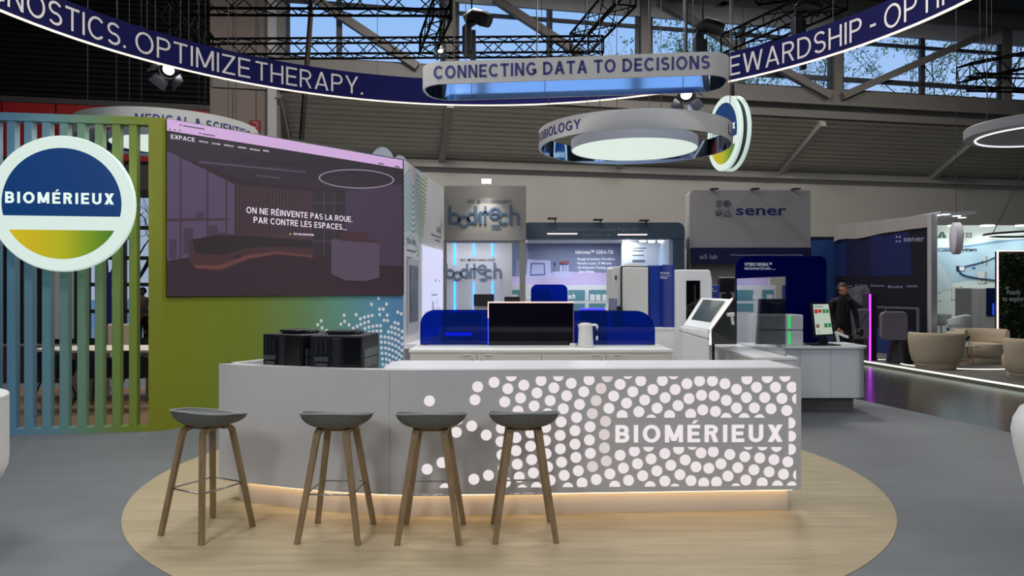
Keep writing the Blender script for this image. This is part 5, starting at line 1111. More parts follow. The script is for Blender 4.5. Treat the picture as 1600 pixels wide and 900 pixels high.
b = B(); b.box(PX(855, Y), PX(902, Y), Y - .02, Y, PZ(366.2, Y), PZ(364.4, Y)).box(PX(965, Y), PX(1011, Y), Y - .02, Y, PZ(367.6, Y), PZ(365.8, Y)); b.build('light_line', glow('pink_white_line', (255, 226, 222), 1.5), t)
for px, py in ((862, 343), (932.5, 345), (1003.5, 346)): B().box(PX(px - 7, Y), PX(px + 7, Y), Y - .3, Y - .1, PZ(py + 1, Y), PZ(py - 1, Y)).bar(Vector((PX(px + 5, Y), Y - .15, PZ(py + 1, Y))), Vector((PX(px + 5, Y), Y + .1, fz - .02)), .02, .02).build('flood_lamp', BLACK, t)
YB = 18.0; bpl = (Vector((0, YB, 0)), Vector((0, -1, 0)))
B().box(PX(795, YB), PX(1085, YB), YB, YB + .1, 0, PZ(370, YB)).build('back_wall', mat('white_back_wall', (216, 220, 228), .5, var=.01), t)
pc = B(); shape_px(pc, rect_px(798, 379, 970, 449), bpl, 0, .004); shape_px(pc, [(798, 449), (970, 449), (970, 427), (880, 424), (798, 432)], bpl, 1, .006)
shape_px(pc, [(822, 434), (861, 434), (860, 407), (824, 405)], bpl, 2, .007); shape_px(pc, [(828, 431), (852, 430), (851, 411), (829, 411)], bpl, 3, .008); shape_px(pc, [(830, 429), (850, 428), (849.5, 413), (831, 413)], bpl, 2, .009)
for x0, x1, y0, y1, m_ in ((865, 868, 410, 416, 4), (866, 867, 416, 424, 3), (875, 879, 413, 424, 2), (881, 884, 413, 424, 2), (885.5, 888.5, 413, 424, 2), (874, 889, 408, 411.5, 5), (875, 880, 411.5, 414, 4), (881, 888, 411.5, 414, 3), (866, 892, 424, 434, 2), (806, 814, 407, 432, 6)): shape_px(pc, rect_px(x0, y0, x1, y1), bpl, m_, .008)
pc.build('poster', [mat('slate_poster', (112, 126, 160), .5, var=.02), mat('lilac_poster', (182, 172, 212), .5, var=.02), mat('pale_lilac_print', (176, 184, 226), .5, var=0), mat('indigo_print', (74, 86, 150), .5, var=0), mat('dark_print', (50, 54, 76), .5, var=0), mat('red_print', (150, 60, 70), .5, var=0), mat('mauve_print', (134, 138, 186), .5, var=0)], t, recalc=False)
b = B(); text_px('ichroma™ IGRA-TB', 899, 958, 396.5, 5.4, bpl, None, None, .03, b=b, off=.01)
for tx, y, x1 in (('· Simple & Intuitive Workflow', 406.5, 961), ('· Results in Just 15 Minutes', 413, 956), ('· On-Demand Testing with', 419.8, 957), ('Zero Waste', 426, 928)): text_px(tx, 899.5 if tx[0] == '·' else 904, x1, y, 3.7, bpl, None, None, .015, b=b, off=.01)
b.build('poster_lettering', mat('poster_white', (232, 236, 246), .5, 0, (200, 204, 216), .25, var=0), t, recalc=False)
teal = mat('teal_niche', (92, 144, 158), .5, var=.03)
sh_ = B().box(PX(795, 17.6), PX(1000, 17.6), 17.6, 18.0, 0, PZ(445.5, 17.6)).build('shelf_unit', MATS['white_back_wall'], t)
spn = (Vector((0, 17.6, 0)), Vector((0, -1, 0))); b = B()
for x0, x1 in ((798, 817), (830, 860), (888, 914), (920, 965), (969, 998)):
    shape_px(b, rect_px(x0, 453, x1, 470), spn); shape_px(b, rect_px(x0, 474, x1, 487), spn)
b.build('niche', teal, sh_, recalc=False)
b = B(); 
for x in (922, 931, 941, 951): shape_px(b, rect_px(x, 460, x + 7.5, 470), spn, 0, .005)
for x in (800, 822): shape_px(b, rect_px(x, 460, x + 9, 468), spn, 0, .005)
b.build('product_pack', mat('white_pack', (222, 232, 238), .5, var=0), sh_, recalc=False)
text_px('boditech', 872, 899, 466.5, 8.0, spn, MATS['poster_white'], sh_, .02, off=.006)
YR = 17.2; rp_ = (Vector((0, YR, 0)), Vector((0, -1, 0)))
B().box(PX(972, YR), PX(1049, YR), YR, YR + .06, PZ(445, YR), PZ(375, YR)).build('spec_panel', mat('pale_spec_panel', (196, 206, 222), .45, var=.01), t)
b = B()
for x0, x1, y in ((988, 1010, 387), (988, 1006, 391), (1034, 1056, 387), (1044, 1056, 396), (988, 1006, 398)): shape_px(b, rect_px(x0, y, min(x1, 1048), y + 1.8), rp_)
for x0, x1, y in ((988, 1008, 406), (1030, 1041, 407)): shape_px(b, rect_px(x0, y, x1, y + 4), rp_)
b.build('spec_print', mat('grey_spec_print', (96, 104, 118), .5, var=0), t, recalc=False)
for px, py in ((979, 381), (1004, 378), (1018, 379), (1033, 379)): B(Matrix.Translation((PX(px, 16.8), 16.8, PZ(py, 16.8)))).lathe([(.07, 0), (.08, .1), (.02, .14)], n=16).build('downlight', glow('downlight_face', (255, 255, 255), 5), t, smooth=40)
B().box(fx0 + .1, PX(1050, Y), Y + .3, YB, PZ(373, Y) + .02, PZ(373, Y) + .06).build('soffit', WHITE, t)
l = bpy.data.lights.new('stand_downlight', 'AREA'); l.size = 2.2; l.size_y = .4; l.shape = 'RECTANGLE'; l.energy = 38; l.color = (.96, .97, 1)
o = bpy.data.objects.new('stand_downlight', l); COL.objects.link(o); o.parent = t; o.location = Vector((PX(920, 17), 17.0, PZ(372, 16) - .02)) - t.location
t = thing('white_drum_table', 'pale round table edge behind the low shelves', 'table', (PX(895, 15.2), 15.2, 0)) if False else None

# ================================================================== FAR STANDS: WHITE HEADER AND NAVY BOOTH
Y = 16.2; spl = (Vector((0, Y, 0)), Vector((0, -1, 0)))
t = thing('stand_header', 'tall pale header wall with navy name and navy strip below', 'exhibition stand', (PX(1172, Y), Y + .2, 0))
B(panelT((0, Y, 0), (1, 0, 0))).prism(rrect(PX(1077.5, Y), PX(1266.5, Y), PZ(388, Y), PZ(297, Y), (0, 0, .02, .12), 6), 0, .4).build('panel', mat('pale_header_panel', (172, 168, 168), .55, var=.015), t)
B().box(PX(1079.5, Y), PX(1266.5, Y), Y - .03, Y + .3, PZ(412.5, Y), PZ(387, Y)).build('navy_strip', mat('navy_strip', (14, 18, 72), .45, var=.03), t)
for x in (PX(1077.5, Y), PX(1262, Y)): B().box(x, x + .05, Y + .05, Y + .3, 0, PZ(388, Y)).build('post', GREYM, t)
B().box(PX(1080, Y), PX(1264, Y), Y + .32, Y + .38, 0, PZ(412, Y)).build('lower_wall', mat('lower_grey_wall', (150, 144, 140), .6, var=.02), t)
navl = mat('navy_letters', (30, 36, 108), .5, var=0)
b = B(); text_px('sener', 1150, 1229, 336, 15.5, spl, None, None, .018, b=b)
b.build('lettering', navl, t, recalc=False)
b = B()
def tube_px(pts, r=.012): b.tube([onplane(x, y, spl[0], spl[1], .01) for x, y in pts], r, 5)
tube_px([(1118.5, 313), (1121, 317), (1126, 319), (1128, 314), (1124, 313.5), (1122, 318), (1119, 321.5), (1125, 323), (1128, 319)])
tube_px([(1136 + 5 * math.cos(k * PI / 6), 318 + 5 * math.sin(k * PI / 6)) for k in range(13)]); tube_px([(1131, 318), (1141, 318)]); tube_px([(1136, 313), (1136, 323)]); tube_px([(1133, 314), (1134, 318), (1133, 322)])
tube_px([(1119, 328), (1118, 334), (1122, 337)]); tube_px([(1123, 337), (1121, 332), (1123, 327), (1125, 332), (1123, 337)]); tube_px([(1127, 328), (1128, 334), (1124, 337)])
tube_px([(1132, 336), (1134, 330), (1138, 329), (1139, 333), (1142, 335)]); tube_px([(1132, 337.5), (1143, 337.5)]); b.build('icons', mat('grey_icon_print', (78, 78, 92), .5, var=0), t, recalc=False)
b = B(); spl2 = (Vector((0, Y - .03, 0)), Vector((0, -1, 0))); text_px('ai5 lab', 1093, 1121, 404.5, 7, spl2, None, None, 0, b=b); text_px('AI-Powered automation for clinical and industrial microbiology', 1141, 1255, 399.5, 2.4, spl2, None, None, .01, b=b); b.build('strip_lettering', mat('pale_strip_letters', (186, 190, 214), .5, var=0), t, recalc=False)
for px in (1112, 1175, 1238): B().box(PX(px - 6, Y), PX(px + 6, Y), Y - .28, Y - .12, PZ(298, Y), PZ(296.4, Y)).bar(Vector((PX(px, Y), Y - .2, PZ(297, Y))), Vector((PX(px, Y), Y + .1, PZ(297, Y))), .02, .02).build('flood_lamp', BLACK, t)
# navy booth side wall
NA, NB = Vector((PX(1305, 21.0), 21.0, 0)), Vector((PX(1453, 17.9), 17.9, 0)); nd = (NB - NA).normalized(); nn = Vector((nd.y, -nd.x, 0)); nn = nn if nn.y < 0 else -nn; NL = (NB - NA).length; npl2 = (NA, nn)
T_ = frame(NA, nd); HZ = 3.5
t = thing('navy_booth', 'dark navy booth wall with sagging pale cloth valance at right', 'exhibition stand', (NA + NB) / 2)
zb = [onplane(x, y, *npl2).z for x, y in ((1305, 371), (1453, 356))]
nav = mat('navy_booth_wall', (11, 15, 58), .5, var=.04); nav2 = mat('mid_navy_wall', (14, 24, 84), .5, var=.04); nav3 = mat('ink_wall', (9, 9, 26), .5, var=.04)
B(T_).box(0, NL, .0, .1, 0, HZ - .3).build('wall', nav3, t)
b = B()
b.poly([onplane(x, y, *npl2, .006) for x, y in ((1305, 432), (1322, 432), (1322, 373), (1305, 375))], 0); b.poly([onplane(x, y, *npl2, .006) for x, y in ((1322, 432), (1428, 430), (1422, 362), (1322, 373))], 1); b.poly([onplane(x, y, *npl2, .008) for x, y in ((1360, 432), (1424, 430), (1420, 362), (1360, 369))], 2)
b.build('colour_panels', [mat('teal_navy_wall', (12, 34, 84), .5, var=.04), nav, nav2], t, recalc=False)
cl = mat('grey_cloth_valance', (150, 144, 144), .85, var=.04); vs = []; n_ = 14
for i in range(n_ + 1):
    s = i / n_; p = NA + nd * NL * s; sag = .04 * math.sin(s * PI * 4) + .03 * math.sin(s * 17)
    vs += [p + nn * (.03 + .02 * math.sin(i * 2.1)) + Vector((0, 0, HZ - .05)), p + nn * (.05 + .03 * math.sin(i * 1.7)) + Vector((0, 0, HZ - .52 + .18 * s + sag * .5)), p - nn * .9 + Vector((0, 0, HZ + .0))]
b = B(); b.add(vs, [(3 * i, 3 * i + 3, 3 * i + 4, 3 * i + 1) for i in range(n_)] + [(3 * i + 2, 3 * i + 5, 3 * i + 3, 3 * i) for i in range(n_)]); b.build('cloth_valance', cl, t, smooth=60, recalc=False)
B(T_).box(NL - .02, NL + .1, -.06, .12, 0, HZ - .05).build('corner_post', mat('pale_aluminium', (184, 184, 190), .4, .3, var=.02), t)
B(T_).box(1.9, NL, -.35, -.3, 1.14, 1.19).box(2.2, 2.24, -.35, -.3, 0.05, 1.14).box(NL - .06, NL, -.35, -.3, .05, 1.14).build('rail', mat('grey_rail', (96, 94, 104), .5, .0, var=.02), t)
b = B(); text_px('sener', 1412.5, 1445, 377.5, (8.5, 377), npl2, None, None, .015, b=b, off=.012)
for x, y in ((1401, 370), (1406, 370), (1401, 377), (1406, 377)): b.poly([onplane(x + 1.8 * math.cos(k), y + 1.8 * math.sin(k), *npl2, .012) for k in (0, 1, 2, 3, 4, 5)])
for wd_, x0, x1, y, c_ in (('bioservo', 1320, 1332, 448, 3), ('Dr. Fritsch', 1337, 1356, 448, 4), ('Diasource', 1361, 1382, 448, 3.6), ('Biosite', 1388, 1411, 450, 4.4), ('GENMARK', 1417, 1434, 449, 3.6)): text_px(wd_, x0, x1, y, c_, npl2, None, None, .01, b=b, off=.012)
b.build('lettering', mat('pale_blue_letters', (140, 146, 180), .5, var=0), t, recalc=False)
b = B(); cloud = [(1322, 452), (1332, 449), (1345, 447), (1357, 449), (1360, 455), (1357, 462), (1350, 468), (1354, 474), (1345, 477), (1336, 470), (1328, 462)]
b.poly([onplane(x, y, *npl2, .012) for x, y in cloud]).build('cloud_print', mat('grey_cloud_print', (92, 92, 104), .6, var=.45, scale=5), t, recalc=False)
B(T_).box(.3, 3.0, -.9, -.02, .05, .62).build('blue_platform', mat('mid_blue_platform', (18, 44, 104), .5, var=.03), t)
YW = 21.05; t = thing('navy_booth_end_wall', 'narrow blue end wall left of the dark navy booth', 'exhibition stand', (PX(1285, YW), YW, 0))
B().box(PX(1262, YW), PX(1306, YW), YW, YW + .1, 0, PZ(371, YW)).build('wall', mat('deep_teal_blue_wall', (18, 52, 104), .5, var=.03), t); B().box(PX(1262, YW), PX(1306, YW), YW - .03, YW, PZ(372.5, YW), PZ(370, YW)).build('cap', nav3, t)
# demo stations in front of the navy wall
lil = mat('lilac_grey_shell', (112, 106, 120), .5, var=.03)
Yd = 15.6; t = thing('demo_pod', 'rounded grey pod on a black foot in front of the navy wall', 'display', (PX(1398, Yd), Yd, .05))
B(panelT((0, Yd, 0), (1, 0, 0))).prism(rrect(PX(1377.5, Yd), PX(1419, Yd), PZ(532, Yd), PZ(487, Yd), .1, 5), 0, .12).build('shell', lil, t, bevel=.02)
B(Matrix.Translation((PX(1410, Yd + .2), Yd + .25, .05))).lathe([(.3, 0), (.22, PZ(532, Yd) - .05)], n=24).build('foot', BLACK, t, smooth=40)
Yd = 16.2; t = thing('demo_pod', 'grey rounded screen behind the person in black', 'display', (PX(1345, Yd), Yd, 0))
B(panelT((0, Yd, 0), (1, 0, 0))).prism(rrect(PX(1326, Yd), PX(1359, Yd), PZ(530, Yd), PZ(483, Yd), .06, 5), 0, .1).build('shell', lil, t, bevel=.02); B().box(PX(1336, Yd), PX(1350, Yd), Yd, Yd + .25, 0, PZ(530, Yd)).build('foot', BLACK, t)
Yd = 16.3; px = 1359.5; t = thing('neon_totem', 'black totem with violet neon edge at the right desk end', 'totem', (PX(1364, Yd), Yd, -.02))
B().box(PX(1357, Yd), PX(1371, Yd), Yd + .02, Yd + .3, -.02, PZ(459, Yd)).build('column', mat('violet_black_column', (40, 20, 52), .35, var=.03), t, bevel=.01); B().box(PX(1358.5, Yd), PX(1360.7, Yd), Yd - .01, Yd + .02, .02, PZ(459.5, Yd)).build('neon_edge', glow('violet_neon', (190, 50, 245), 3.2), t)
B().box(PX(1355, Yd), PX(1374, Yd), Yd - .05, Yd + .4, -.02, .03).build('foot', BLACK, t)
t = thing('floor_light_strip', 'short cool light strip lying on the dark stand floor near the totem', 'light strip', P(1388, 562.5, 16.4)); B().bar(P(1372, 562, 16.5), P(1393, 562.5, 16.5), .02, .02).build('tube', ledw, t)

# ================================================================== FAR STANDS: MINT WALL
YM = 20.0; mpl = (Vector((0, YM, 0)), Vector((0, -1, 0)))
t = thing('mint_stand', 'bright mint white stand wall with wave print and dark titles at right', 'exhibition stand', (PX(1530, YM), YM, 0))
B().box(PX(1452, YM), PX(1660, YM), YM, YM + .1, .05, PZ(352, YM)).build('wall', mat('mint_white_wall', (222, 236, 232), .5, var=.01), t)
b = B(); shape_px(b, [(1456, 445), (1500, 440), (1600, 430), (1640, 428), (1640, 374), (1600, 373), (1560, 376), (1520, 382), (1490, 386), (1456, 388)], mpl, 0, .004); shape_px(b, [(1456, 388), (1490, 386), (1520, 382), (1560, 376), (1600, 373), (1600, 375), (1560, 379.5), (1520, 385), (1490, 389), (1456, 390)], mpl, 1, .006); shape_px(b, [(1458, 460), (1490, 450), (1475, 420), (1460, 405)], mpl, 2, .006)
b.build('wave_print', [mat('pale_blue_print', (176, 206, 222), .5, var=.05, scale=1), mat('mid_blue_wave', (120, 164, 196), .5, var=0), mat('very_pale_blue', (204, 224, 232), .5, var=.03)], t, recalc=False)
b = B(); b.tube([onplane(x, y, *mpl, .02) for x, y in ((1508, 416), (1525, 412), (1540, 408), (1557, 401), (1575, 394))], .02, 5).tube([onplane(x, y, *mpl, .02) for x, y in ((1498, 422), (1502, 428), (1510, 431), (1530, 435), (1557, 438))], .02, 5); b.build('curve_print', mat('deep_blue_line', (48, 84, 130), .5, var=0), t, recalc=False)
b = B(); shape_px(b, rect_px(1494, 415.5, 1508, 424), mpl, 0, .01); shape_px(b, rect_px(1499, 416.5, 1507, 423), mpl, 1, .012); shape_px(b, rect_px(1519, 417, 1524, 421), mpl, 2, .01)
for x0, y0, x1, y1 in ((1528, 425, 1542, 443), (1487, 448, 1504, 469), (1537, 400, 1543, 415)): shape_px(b, rect_px(x0, y0, x1, y1), mpl, 3, .01); shape_px(b, rect_px(x1 - 3.5, y0, x1, y1), mpl, 4, .012); shape_px(b, rect_px(x1 - 8.5, y1 - 8, x1 - 7, y1 - 3), mpl, 0, .013)
b.build('product_print', [mat('near_black_print', (40, 44, 50), .5, var=0), MATS['white_print'], mat('steel_blue_print', (70, 110, 160), .5, var=0), mat('ivory_print', (214, 218, 206), .5, var=0), mat('stone_print', (150, 158, 150), .5, var=0)], t, recalc=False)
b = B(); shape_px(b, [(1464, 372), (1470, 372), (1473, 363), (1470, 362)], mpl, 0, .006); shape_px(b, [(1472, 372), (1479, 372), (1473, 361)], mpl, 0, .006); shape_px(b, [(1476, 365), (1480, 372), (1479.5, 372), (1473, 361)], mpl, 0, .007); b.build('logo', mat('sage_green_print', (70, 100, 86), .5, var=0), t, recalc=False)
b = B(); text_px('Blood Culture System', 1440, 1526, 393, 6, mpl, None, None, .03, b=b)
b.build('lettering', mat('teal_grey_letters', (66, 92, 122), .5, var=0), t, recalc=False)
b = B()
for x in (1484, 1497, 1509): 
    for q in ((x, 364, x + 10, 365.2), (x + 1, 367.3, x + 9, 368.3), (x, 370, x + 10, 371), (x + 1, 364, x + 2, 370), (x + 8, 364, x + 9, 370)): shape_px(b, rect_px(*q), mpl)
b.build('character_lettering', MATS['dark_grey_print'], t, recalc=False)
b = B()
for x0, x1, y in ((1461, 1472, 399), (1486, 1496, 399), (1510, 1522, 399), (1460, 1470, 457), (1509, 1518, 457), (1462, 1472, 470), (1546, 1552, 412), (1546, 1553, 430)): shape_px(b, rect_px(x0, y, x1, y + 1), mpl)
b.build('caption_print', mat('grey_blue_caption', (130, 148, 164), .5, var=0), t, recalc=False)
for px in (1481, 1531, 1585): B().box(PX(px - 8, YM), PX(px + 8, YM), YM - .4, YM - .22, PZ(355, YM), PZ(353, YM)).build('flood_lamp', glow('mint_flood', (250, 255, 250), 3.5), t)
for px in (1481, 1531, 1585):
    l = bpy.data.lights.new('wall_washer', 'SPOT'); l.energy = 34; l.spot_size = math.radians(95); l.spot_blend = .9; l.color = (.93, 1, .97); l.shadow_soft_size = .1
    o = bpy.data.objects.new('wall_washer', l); COL.objects.link(o); o.parent = t; o.location = Vector((PX(px, YM), YM - .7, PZ(354, YM))) - t.location; o.rotation_euler = (math.radians(30), 0, 0)
l = bpy.data.lights.new('stand_light', 'AREA'); l.size = 2.0; l.energy = 30; l.color = (.93, 1, .98); o = bpy.data.objects.new('stand_light', l); COL.objects.link(o); o.parent = t; o.location = Vector((13.0, 17.6, 3.7)) - t.location; o.rotation_euler = (math.radians(35), 0, 0)
b = B(); b.box(PX(1455, 18), PX(1509, 18), 17.6, 19.4, PZ(336, 18), PZ(332.5, 18)); cpy = b.build('canopy', mat('grey_white_canopy', (190, 192, 198), .5, var=.02), t)
for px, py, yy in ((1464, 338, 18), (1495, 336.5, 18.2), (1503, 336, 18.6), (1478, 337, 17.8)): B(Matrix.Translation((PX(px, yy), yy, PZ(336, 18) - .012))).lathe([(.09, 0), (.09, .01)], n=16).build('downlight', MATS['downlight_face'], cpy)
B().box(PX(1456, 19), PX(1462, 19), 19, 19.1, .05, PZ(333, 19)).build('post', MATS['pale_aluminium'], t)
Yq = 15.5; c = P(1494, 372.5, Yq); na = math.radians(110); n3 = Vector((-math.sin(na), -math.cos(na), 0)); a3 = Vector((-n3.y, n3.x, 0)); u = Vector((0, 0, 1)); R_ = 25 * Yq / F
t = thing('hanging_drum_sign', 'white blank drum sign hanging in front of the mint wall', 'sign', c)
B(Matrix(((a3.x, u.x, n3.x, c.x), (a3.y, u.y, n3.y, c.y), (0, 1, 0, c.z), (0, 0, 0, 1)))).lathe([(R_ * .96, -.07), (R_, -.06), (R_, .06), (R_ * .96, .07)], n=40).build('drum', mat('white_drum_skin', (212, 210, 222), .5, var=.02), t, smooth=40); B().tube([c + Vector((0, 0, R_)), Vector((c.x, c.y, 10.7))], .006, 5).build('suspension_wire', WIRE, t)
Yq = 14.0; c = Vector((PX(1624, Yq), Yq, PZ(368.5, Yq)))
t = thing('hanging_ring_lamp', 'thin dark ring lamp hanging above the plant wall', 'lamp', c)
B().add(*ringwall((c.x, c.y, 0), .87, .04, c.z + .02, c.z + .06, 64)).build('ring', mat('dark_ring_metal', (40, 46, 48), .4, .5, var=0), t, smooth=30); B().add(*ringwall((c.x, c.y, 0), .84, .07, c.z, c.z + .018, 64)).build('light_ring', glow('soft_white_ring', (225, 236, 228), 1.3), t, smooth=30)
for k in (PI, PI * .35, -PI * .35): p = c + Vector((.88 * math.cos(k), .88 * math.sin(k), .06)); B().tube([p, c + Vector((0, 0, 1.8)), Vector((c.x, c.y, 10.7))], .008, 5).build('suspension_wire', WIRE, t)
# plant wall
Yq = 16.6; t = thing('plant_wall', 'leafy dark green plant wall edged with a light line at right', 'plant wall', (PX(1605, Yq), Yq, .05))
B().box(PX(1559, Yq), PX(1665, Yq), Yq + .0, Yq + .1, .05, PZ(393, Yq)).build('backing', mat('dark_green_backing', (14, 26, 14), .8, var=.2), t)
lv = B(); rnd = random.Random(9)
for i in range(4200):
    x = rnd.uniform(PX(1559, Yq), PX(1640, Yq)); z = rnd.uniform(.1, PZ(395, Yq)); c = Vector((x, Yq + .05 - abs(rnd.gauss(0, .05)), z)); s_ = rnd.uniform(.025, .06); a = Vector((rnd.gauss(0, 1), rnd.gauss(0, .5), rnd.gauss(-.4, 1))).normalized() * s_; e = a.orthogonal().normalized() * s_ * .5
    lv.add([c - a, c - e, c + a, c + e], [(0, 1, 2, 3)], 0 if rnd.random() < .97 else 1)
f_ = lv.build('foliage', [mat('dark_wall_leaves', (38, 66, 34), .6, var=.4, scale=6), mat('rust_leaves', (120, 70, 20), .6, var=.2)], t, recalc=False); f_['kind'] = 'stuff'
B().box(PX(1557, Yq), PX(1559, Yq), Yq - .03, Yq - .005, .05, PZ(392, Yq)).box(PX(1557, Yq), PX(1665, Yq), Yq - .03, Yq - .005, PZ(393, Yq), PZ(391.4, Yq)).build('edge_light', glow('pink_white_border', (255, 226, 226), 1.4), t)
qpl = (Vector((0, Yq - .14, 0)), Vector((0, -1, 0))); b = B(); text_px('Ready', 1573, 1595, 460, 7.5, qpl, None, None, .02, b=b); text_px('to explore?', 1566, 1607, 470.5, 7.5, qpl, None, None, .02, b=b); b.build('lettering', mat('pale_grey_letters', (190, 194, 190), .5, var=0), t, recalc=False)
# white instrument in front of the mint wall
Yq = 18.2; t = thing('floor_instrument', 'white floor standing instrument with dark blue window by the plant wall', 'instrument', (PX(1540, Yq), Yq, .05))
B().box(PX(1518.5, Yq), PX(1556, Yq), Yq, Yq + .7, .05, PZ(450, Yq)).build('body', ltg, t, bevel=.02); B().box(PX(1541, Yq), PX(1560, Yq), Yq - .02, Yq + .3, PZ(494, Yq), PZ(450, Yq)).build('window', mat('deep_blue_window', (14, 40, 96), .2, var=.05), t, bevel=.006); B().box(PX(1550, Yq), PX(1552, Yq), Yq - .03, Yq - .02, PZ(492, Yq), PZ(474, Yq)).build('light_bar', glow('blue_status_bar', (30, 80, 240), 1.2), t); B().box(PX(1532, Yq), PX(1532.6, Yq), Yq - .003, Yq, .1, PZ(451, Yq)).build('door_seam', seam, t)
# white shell chairs
def shell_chair(name, label, shell, leg, group, seat_w=.5, backh=.36, sh_z=.45):
    t = thing(name, label, 'chair', (0, 0, 0), group); b = B(); vs = []; fs = []; n1, n2 = 14, 8     # faces +y, back at -y
    for i in range(n1 + 1):
        a = math.radians(-200 + 220 * i / n1) if False else math.radians(170 + 200 * i / n1)
        for j in range(n2 + 1):
            v = j / n2; r = .16 + (seat_w / 2 - .16) * min(1, v * 2.2) ** .6; bh = backh * (.55 + .45 * max(0, -math.sin(a)) ** .8)
            z = sh_z + bh * max(0, v - .28) / .72; r += .03 * v; vs.append((r * math.cos(a), r * .92 * math.sin(a), z))
    k = n2 + 1
    for i in range(n1):
        for j in range(n2): fs.append((i * k + j, (i + 1) * k + j, (i + 1) * k + j + 1, i * k + j + 1))
    b.add(vs, fs); o = b.build('backrest', shell, t, smooth=80); md = o.modifiers.new('thickness', 'SOLIDIFY'); md.thickness = .022
    B().prism(arcpts(0, 0.01, seat_w * .46, 0, 345, 23), sh_z - .02, sh_z + .03).build('seat', shell, t, bevel=.01)
    for sx, sy in ((-1, -1), (1, -1), (1, 1), (-1, 1)): B().tube([(sx * .12, sy * .12, sh_z - .015), (sx * .235, sy * .23, 0)], [.014, .01], 8).build('leg', leg, t, smooth=60)
    return t
wsh = mat('white_chair_shell', (206, 214, 212), .4, var=.01); dkl = mat('dark_chair_leg', (40, 40, 42), .5, var=.05)
c1 = shell_chair('shell_chair', 'white shell chair at the mint stand, half hidden by the navy booth post', wsh, dkl, 'white shell chairs at the mint stand', .52, .3, .68); c1.location = (PX(1467, 18.7), 18.7, .05)
dup(c1, (PX(1496, 17.7), 17.7, .05), .3, 'white shell chair at the mint stand, complete one left of the instrument'); dup(c1, (PX(1515, 19.3), 19.3, .05), -.5, 'white shell chair at the mint stand, half hidden by the instrument')
# beige lounge chairs and side table
boucle = mat('beige_boucle', (176, 162, 140), .95, var=.08, scale=60, bump=.2)
def lounge(label, R, H):
    t = thing('lounge_chair', label, 'armchair', (0, 0, 0), 'beige lounge chairs on the dark stand')
    prof = [(R * .72, .03), (R * .78, .05), (R * .8, .09), (R * .77, .1), (R * .86, .13), (R * .95, H * .45), (R, H * .75), (R, H * .92), (R * .97, H * .985), (R * .92, H), (R * .86, H * .97), (R * .82, H * .8), (R * .8, H * .6)]
    b = B(); vs = []; fs = []; n = 40; a0, a1 = math.radians(150), math.radians(390)
    for r, z in prof:
        for k in range(n + 1): q = a0 + (a1 - a0) * k / n; vs.append((r * math.cos(q), r * .9 * math.sin(q), z))
    m = n + 1
    for i in range(len(prof) - 1):
        for k in range(n): fs.append((i * m + k, i * m + k + 1, (i + 1) * m + k + 1, (i + 1) * m + k))
    fs.append(tuple(i * m for i in range(len(prof)))); fs.append(tuple(i * m + n for i in range(len(prof)))[::-1]); b.add(vs, fs).build('backrest', boucle, t, smooth=60)
    B().lathe([(R * .7, .12), (R * .8, .2), (R * .82, H * .5), (R * .78, H * .58), (R * .5, H * .6)], (0, .02, 0), 36).build('seat_cushion', boucle, t, smooth=60)
    B().lathe([(R * .7, 0), (R * .74, .04), (R * .72, .12)], n=36).build('base', boucle, t, smooth=60)
    return t
L1 = lounge('beige lounge chair with its back turned, left one by the side table', .53, .72); L1.location = (PX(1463, 14.9), 14.9, .05); L1.rotation_euler = (0, 0, .15)
dup(L1, (PX(1533, 15.95), 15.95, .05), math.radians(176), 'beige lounge chair facing the viewer behind the side table'); dup(L1, (PX(1612, 13.2), 13.2, .05), math.radians(28), 'beige lounge chair cut by the right edge')
Yq = 15.4; c = Vector((PX(1513, Yq), Yq, .05)); cop = mat('copper_leg', (150, 104, 76), .4, .6, var=.03)
t = thing('side_table', 'small round side table with slim copper legs between the lounge chairs', 'table', c)
zt_ = PZ(538, Yq); B().lathe([(.2, zt_ - .05), (.21, zt_ - .045), (.21, zt_ - .03), (.2, zt_ - .025)], (c.x, c.y, 0), 32).build('tabletop', mat('beige_tabletop', (160, 144, 126), .5, var=.02), t)
for k in (.6, 2.6, 4.6): B().tube([c + Vector((.12 * math.cos(k), .12 * math.sin(k), zt_ - .1)), c + Vector((.2 * math.cos(k), .2 * math.sin(k), 0))], .011, 6).build('leg', cop, t)
t = thing('potted_succulent', 'tiny dark succulent in a pale pot on the side table', 'plant', (c.x - .03, c.y, zt_ - .025)); pc_ = Vector((c.x - .03, c.y, zt_ - .025))
B().lathe([(.045, 0), (.06, .09), (.054, .09), (.05, .08)], pc_, 20).build('pot', PAINTW, t, smooth=40); b = B()
for k in range(9): q = k * 2.4; tip = pc_ + Vector((.07 * math.cos(q), .07 * math.sin(q), .17 + .02 * (k % 3))); b.tube([pc_ + Vector((0, 0, .08)), pc_.lerp(tip, .6) + Vector((0, 0, .06)), tip], [.02, .015, .002], 6)
b.build('leaves', mat('dark_succulent', (32, 48, 36), .6, var=.2), t, smooth=60)
t = thing('floor_light_ring', 'curved light line on the floor around the lounge chairs', 'light strip', (PX(1500, 15.2), 15.2, .05))
B().tube([Vector((PX(1500, 15.4) + 1.15 * math.cos(k * PI / 24), 15.45 + .95 * math.sin(k * PI / 24), .058)) for k in range(48)], .012, 6, closed=True).build('tube', ledw, t)
